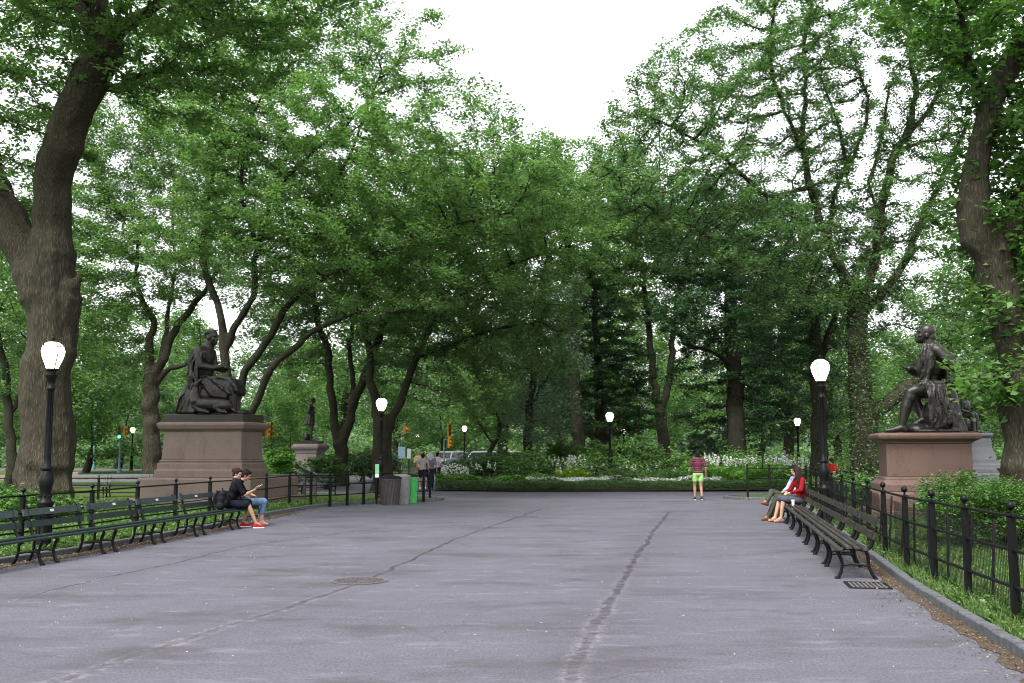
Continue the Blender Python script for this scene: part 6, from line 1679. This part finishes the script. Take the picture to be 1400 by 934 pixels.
# stump and rock
f.chain([S(.68, .0, 1.0), S(.72, .0, .5), S(.78, .0, .05)], [.24, .26, .32]); f.chain([S(.80, -.22, .8), S(.88, -.26, .3), S(.96, -.3, .03)], [.08, .10, .12]); f.blob(S(.4, .05, .45), (.4, .42, .5)); f.blob(S(.35, .0, .05), (.75, .5, .12))
for i in range(5): fold(f, [S(.60 + .06 * i, -.26, .85 - .03 * i), S(.64 + .07 * i, -.32, .45), S(.68 + .08 * i, -.36, .04)], .038)
# skirt of the coat across the lap, cloth hanging to the base
fill_between(f, [S(.10, -.36, 1.35), S(-.08, -.40, 1.30), S(-.20, -.36, 1.18)], [S(.55, -.34, 1.35), S(.40, -.40, 1.20), S(.30, -.42, 1.05)], .06, 6)
fill_between(f, [S(.10, -.44, 1.25), S(.14, -.48, .8), S(.20, -.46, .35), S(.26, -.46, .12)], [S(.52, -.42, 1.25), S(.56, -.46, .8), S(.56, -.46, .5), S(.62, -.46, .28)], .055, 6)
for i in range(8):
    x = .06 + .068 * i; fold(f, [S(x, -.46, 1.30 - .01 * i), S(x + .02 * math.sin(i * 2), -.54, .95), S(x + .05 + .03 * math.sin(i * 3), -.54, .55), S(x + .06, -.52, .16 + .04 * (i % 3))], .032)
for i in range(5): fold(f, [S(.0 + .05 * i, -.42, 1.38), S(.16 + .06 * i, -.46, 1.12 - .03 * i), S(.40 + .03 * i, -.46, 1.16)], .028)
# cloak: from the shoulder down the chest and back
fill_between(f, [S(.12, -.30, 2.36), S(.02, -.34, 2.05), S(.02, -.32, 1.65), S(-.02, -.30, 1.40)], [S(.36, -.40, 2.34), S(.22, -.42, 2.05), S(.16, -.38, 1.65), S(.10, -.36, 1.40)], .05, 4)
for i in range(5): fold(f, [S(.06 + .08 * i, -.32 - .03 * i, 2.42 - .01 * i), S(-.02 + .09 * i, -.42, 2.1), S(-.02 + .06 * i, -.42, 1.75), S(-.06 + .04 * i, -.36, 1.42)], .03)
fill_between(f, [S(.40, -.34, 2.36), S(.62, -.28, 2.1), S(.66, -.25, 1.7), S(.66, -.25, 1.3)], [S(.40, .34, 2.36), S(.58, .3, 2.1), S(.62, .3, 1.7), S(.62, .3, 1.3)], .07, 7)
for i in range(4): fold(f, [S(.36 + .05 * i, -.38, 2.34), S(.52 + .08 * i, -.58 + .02 * i, 2.0), S(.70 + .06 * i, -.60 + .03 * i, 1.72)], .032)
f.cast('seated_figure', M_BRZ, st, .02, 2)

# small standing statue
pe = W(424, 640, 49)
st = empty('standing_statue', (pe.x, 49, .03 + 2.064), 0, 'small dark bronze man standing on the flared pink pedestal', 'statue')
m = MB(); m.rect_lathe([(.50, .50, 0), (.50, .50, .12), (.42, .42, .16)]); m.build('bronze_base', M_BRZ, st)
S = lambda x, y, z: Vector((x, y, z + .16))
f = Fig()
f.ell(S(0, 0, 1.12), (.17, .2, .2)); f.ell(S(-.02, 0, 1.38), (.16, .2, .26)); f.ell(S(-.02, 0, 1.58), (.17, .24, .2)); f.cap(S(-.02, -.2, 1.68), S(-.02, .2, 1.68), .09, .09)
head(f, S(.08, 0, 1.97), (1, -.1, -.1), 1.15, neck=S(.0, 0, 1.74)); f.blob(S(.04, 0, 2.02), (.12, .11, .09))
f.chain([S(-.02, -.24, 1.66), S(-.10, -.30, 1.38)], [.085, .07]); f.chain([S(-.10, -.30, 1.38), S(.08, -.26, 1.30), S(.18, -.18, 1.34)], [.07, .06, .045]); hand(f, S(.18, -.18, 1.34), (1, .5, .2), (0, .5, -1), -1, 1.1)
f.chain([S(-.02, .24, 1.66), S(-.06, .3, 1.38)], [.085, .07]); f.chain([S(-.06, .3, 1.38), S(.12, .2, 1.36)], [.07, .045]); hand(f, S(.12, .2, 1.36), (1, -.5, .2), (0, -.5, -1), 1, 1.1)
for i in range(9):   # coat skirt
    a = 2 * PI * i / 9; f.chain([S(-.03 + .13 * math.cos(a), .17 * math.sin(a), 1.2), S(-.08 + .20 * math.cos(a), .22 * math.sin(a), .78)], [.07, .06])
f.chain([S(-.02, -.1, 1.0), S(.06, -.12, .56), S(.02, -.12, .08)], [.11, .075, .05]); f.chain([S(-.02, .1, 1.0), S(-.02, .12, .56), S(-.10, .12, .08)], [.11, .075, .05])
f.cap(S(.02, -.12, .05), S(.22, -.13, .035), .05, .035); f.cap(S(-.10, .12, .05), S(.10, .14, .035), .05, .035); f.blob(S(-.2, 0, .15), (.14, .16, .22))
f.cast('standing_figure', M_BRZ, st, .02, 2)
# partly hidden statue on the grey pedestal
pe = W(1327, 640, 44)
st = empty('seated_statue', (pe.x, 44, .03 + 2.502), 2.2, 'dark statue on the grey pedestal, mostly hidden by leaves', 'statue')
S = lambda x, y, z: Vector((x, y, z))
f = Fig(); f.blob(S(.1, 0, .5), (.5, .4, .5)); f.ell(S(.1, 0, 1.0), (.26, .32, .35)); f.ell(S(.1, 0, 1.45), (.26, .34, .35)); f.cap(S(.1, -.33, 1.65), S(.1, .33, 1.65), .13, .13)
head(f, S(.05, 0, 2.12), (-1, -.2, 0), 1.55, neck=S(.1, 0, 1.75))
for s_ in (-1, 1):
    f.chain([S(.05, .18 * s_, .98), S(-.5, .22 * s_, .98)], [.2, .14]); f.chain([S(-.5, .22 * s_, .98), S(-.55, .22 * s_, .12)], [.14, .09]); f.cap(S(-.55, .22 * s_, .08), S(-.82, .24 * s_, .06), .09, .06)
    f.chain([S(.1, .38 * s_, 1.65), S(.2, .44 * s_, 1.25)], [.13, .1]); f.chain([S(.2, .44 * s_, 1.25), S(-.2, .34 * s_, 1.15)], [.1, .065]); hand(f, S(-.2, .34 * s_, 1.15), (-1, 0, -.1), (0, 0, -1), s_, 1.5)
f.cast('seated_figure', M_BRZ, st, .025, 2)
f = Fig(); f.blob(S(.0, 0, .05), (.85, .5, .08)); f.cast('bronze_base', M_BRZ, st, .02, 1); st.scale = (.62, .62, .8)
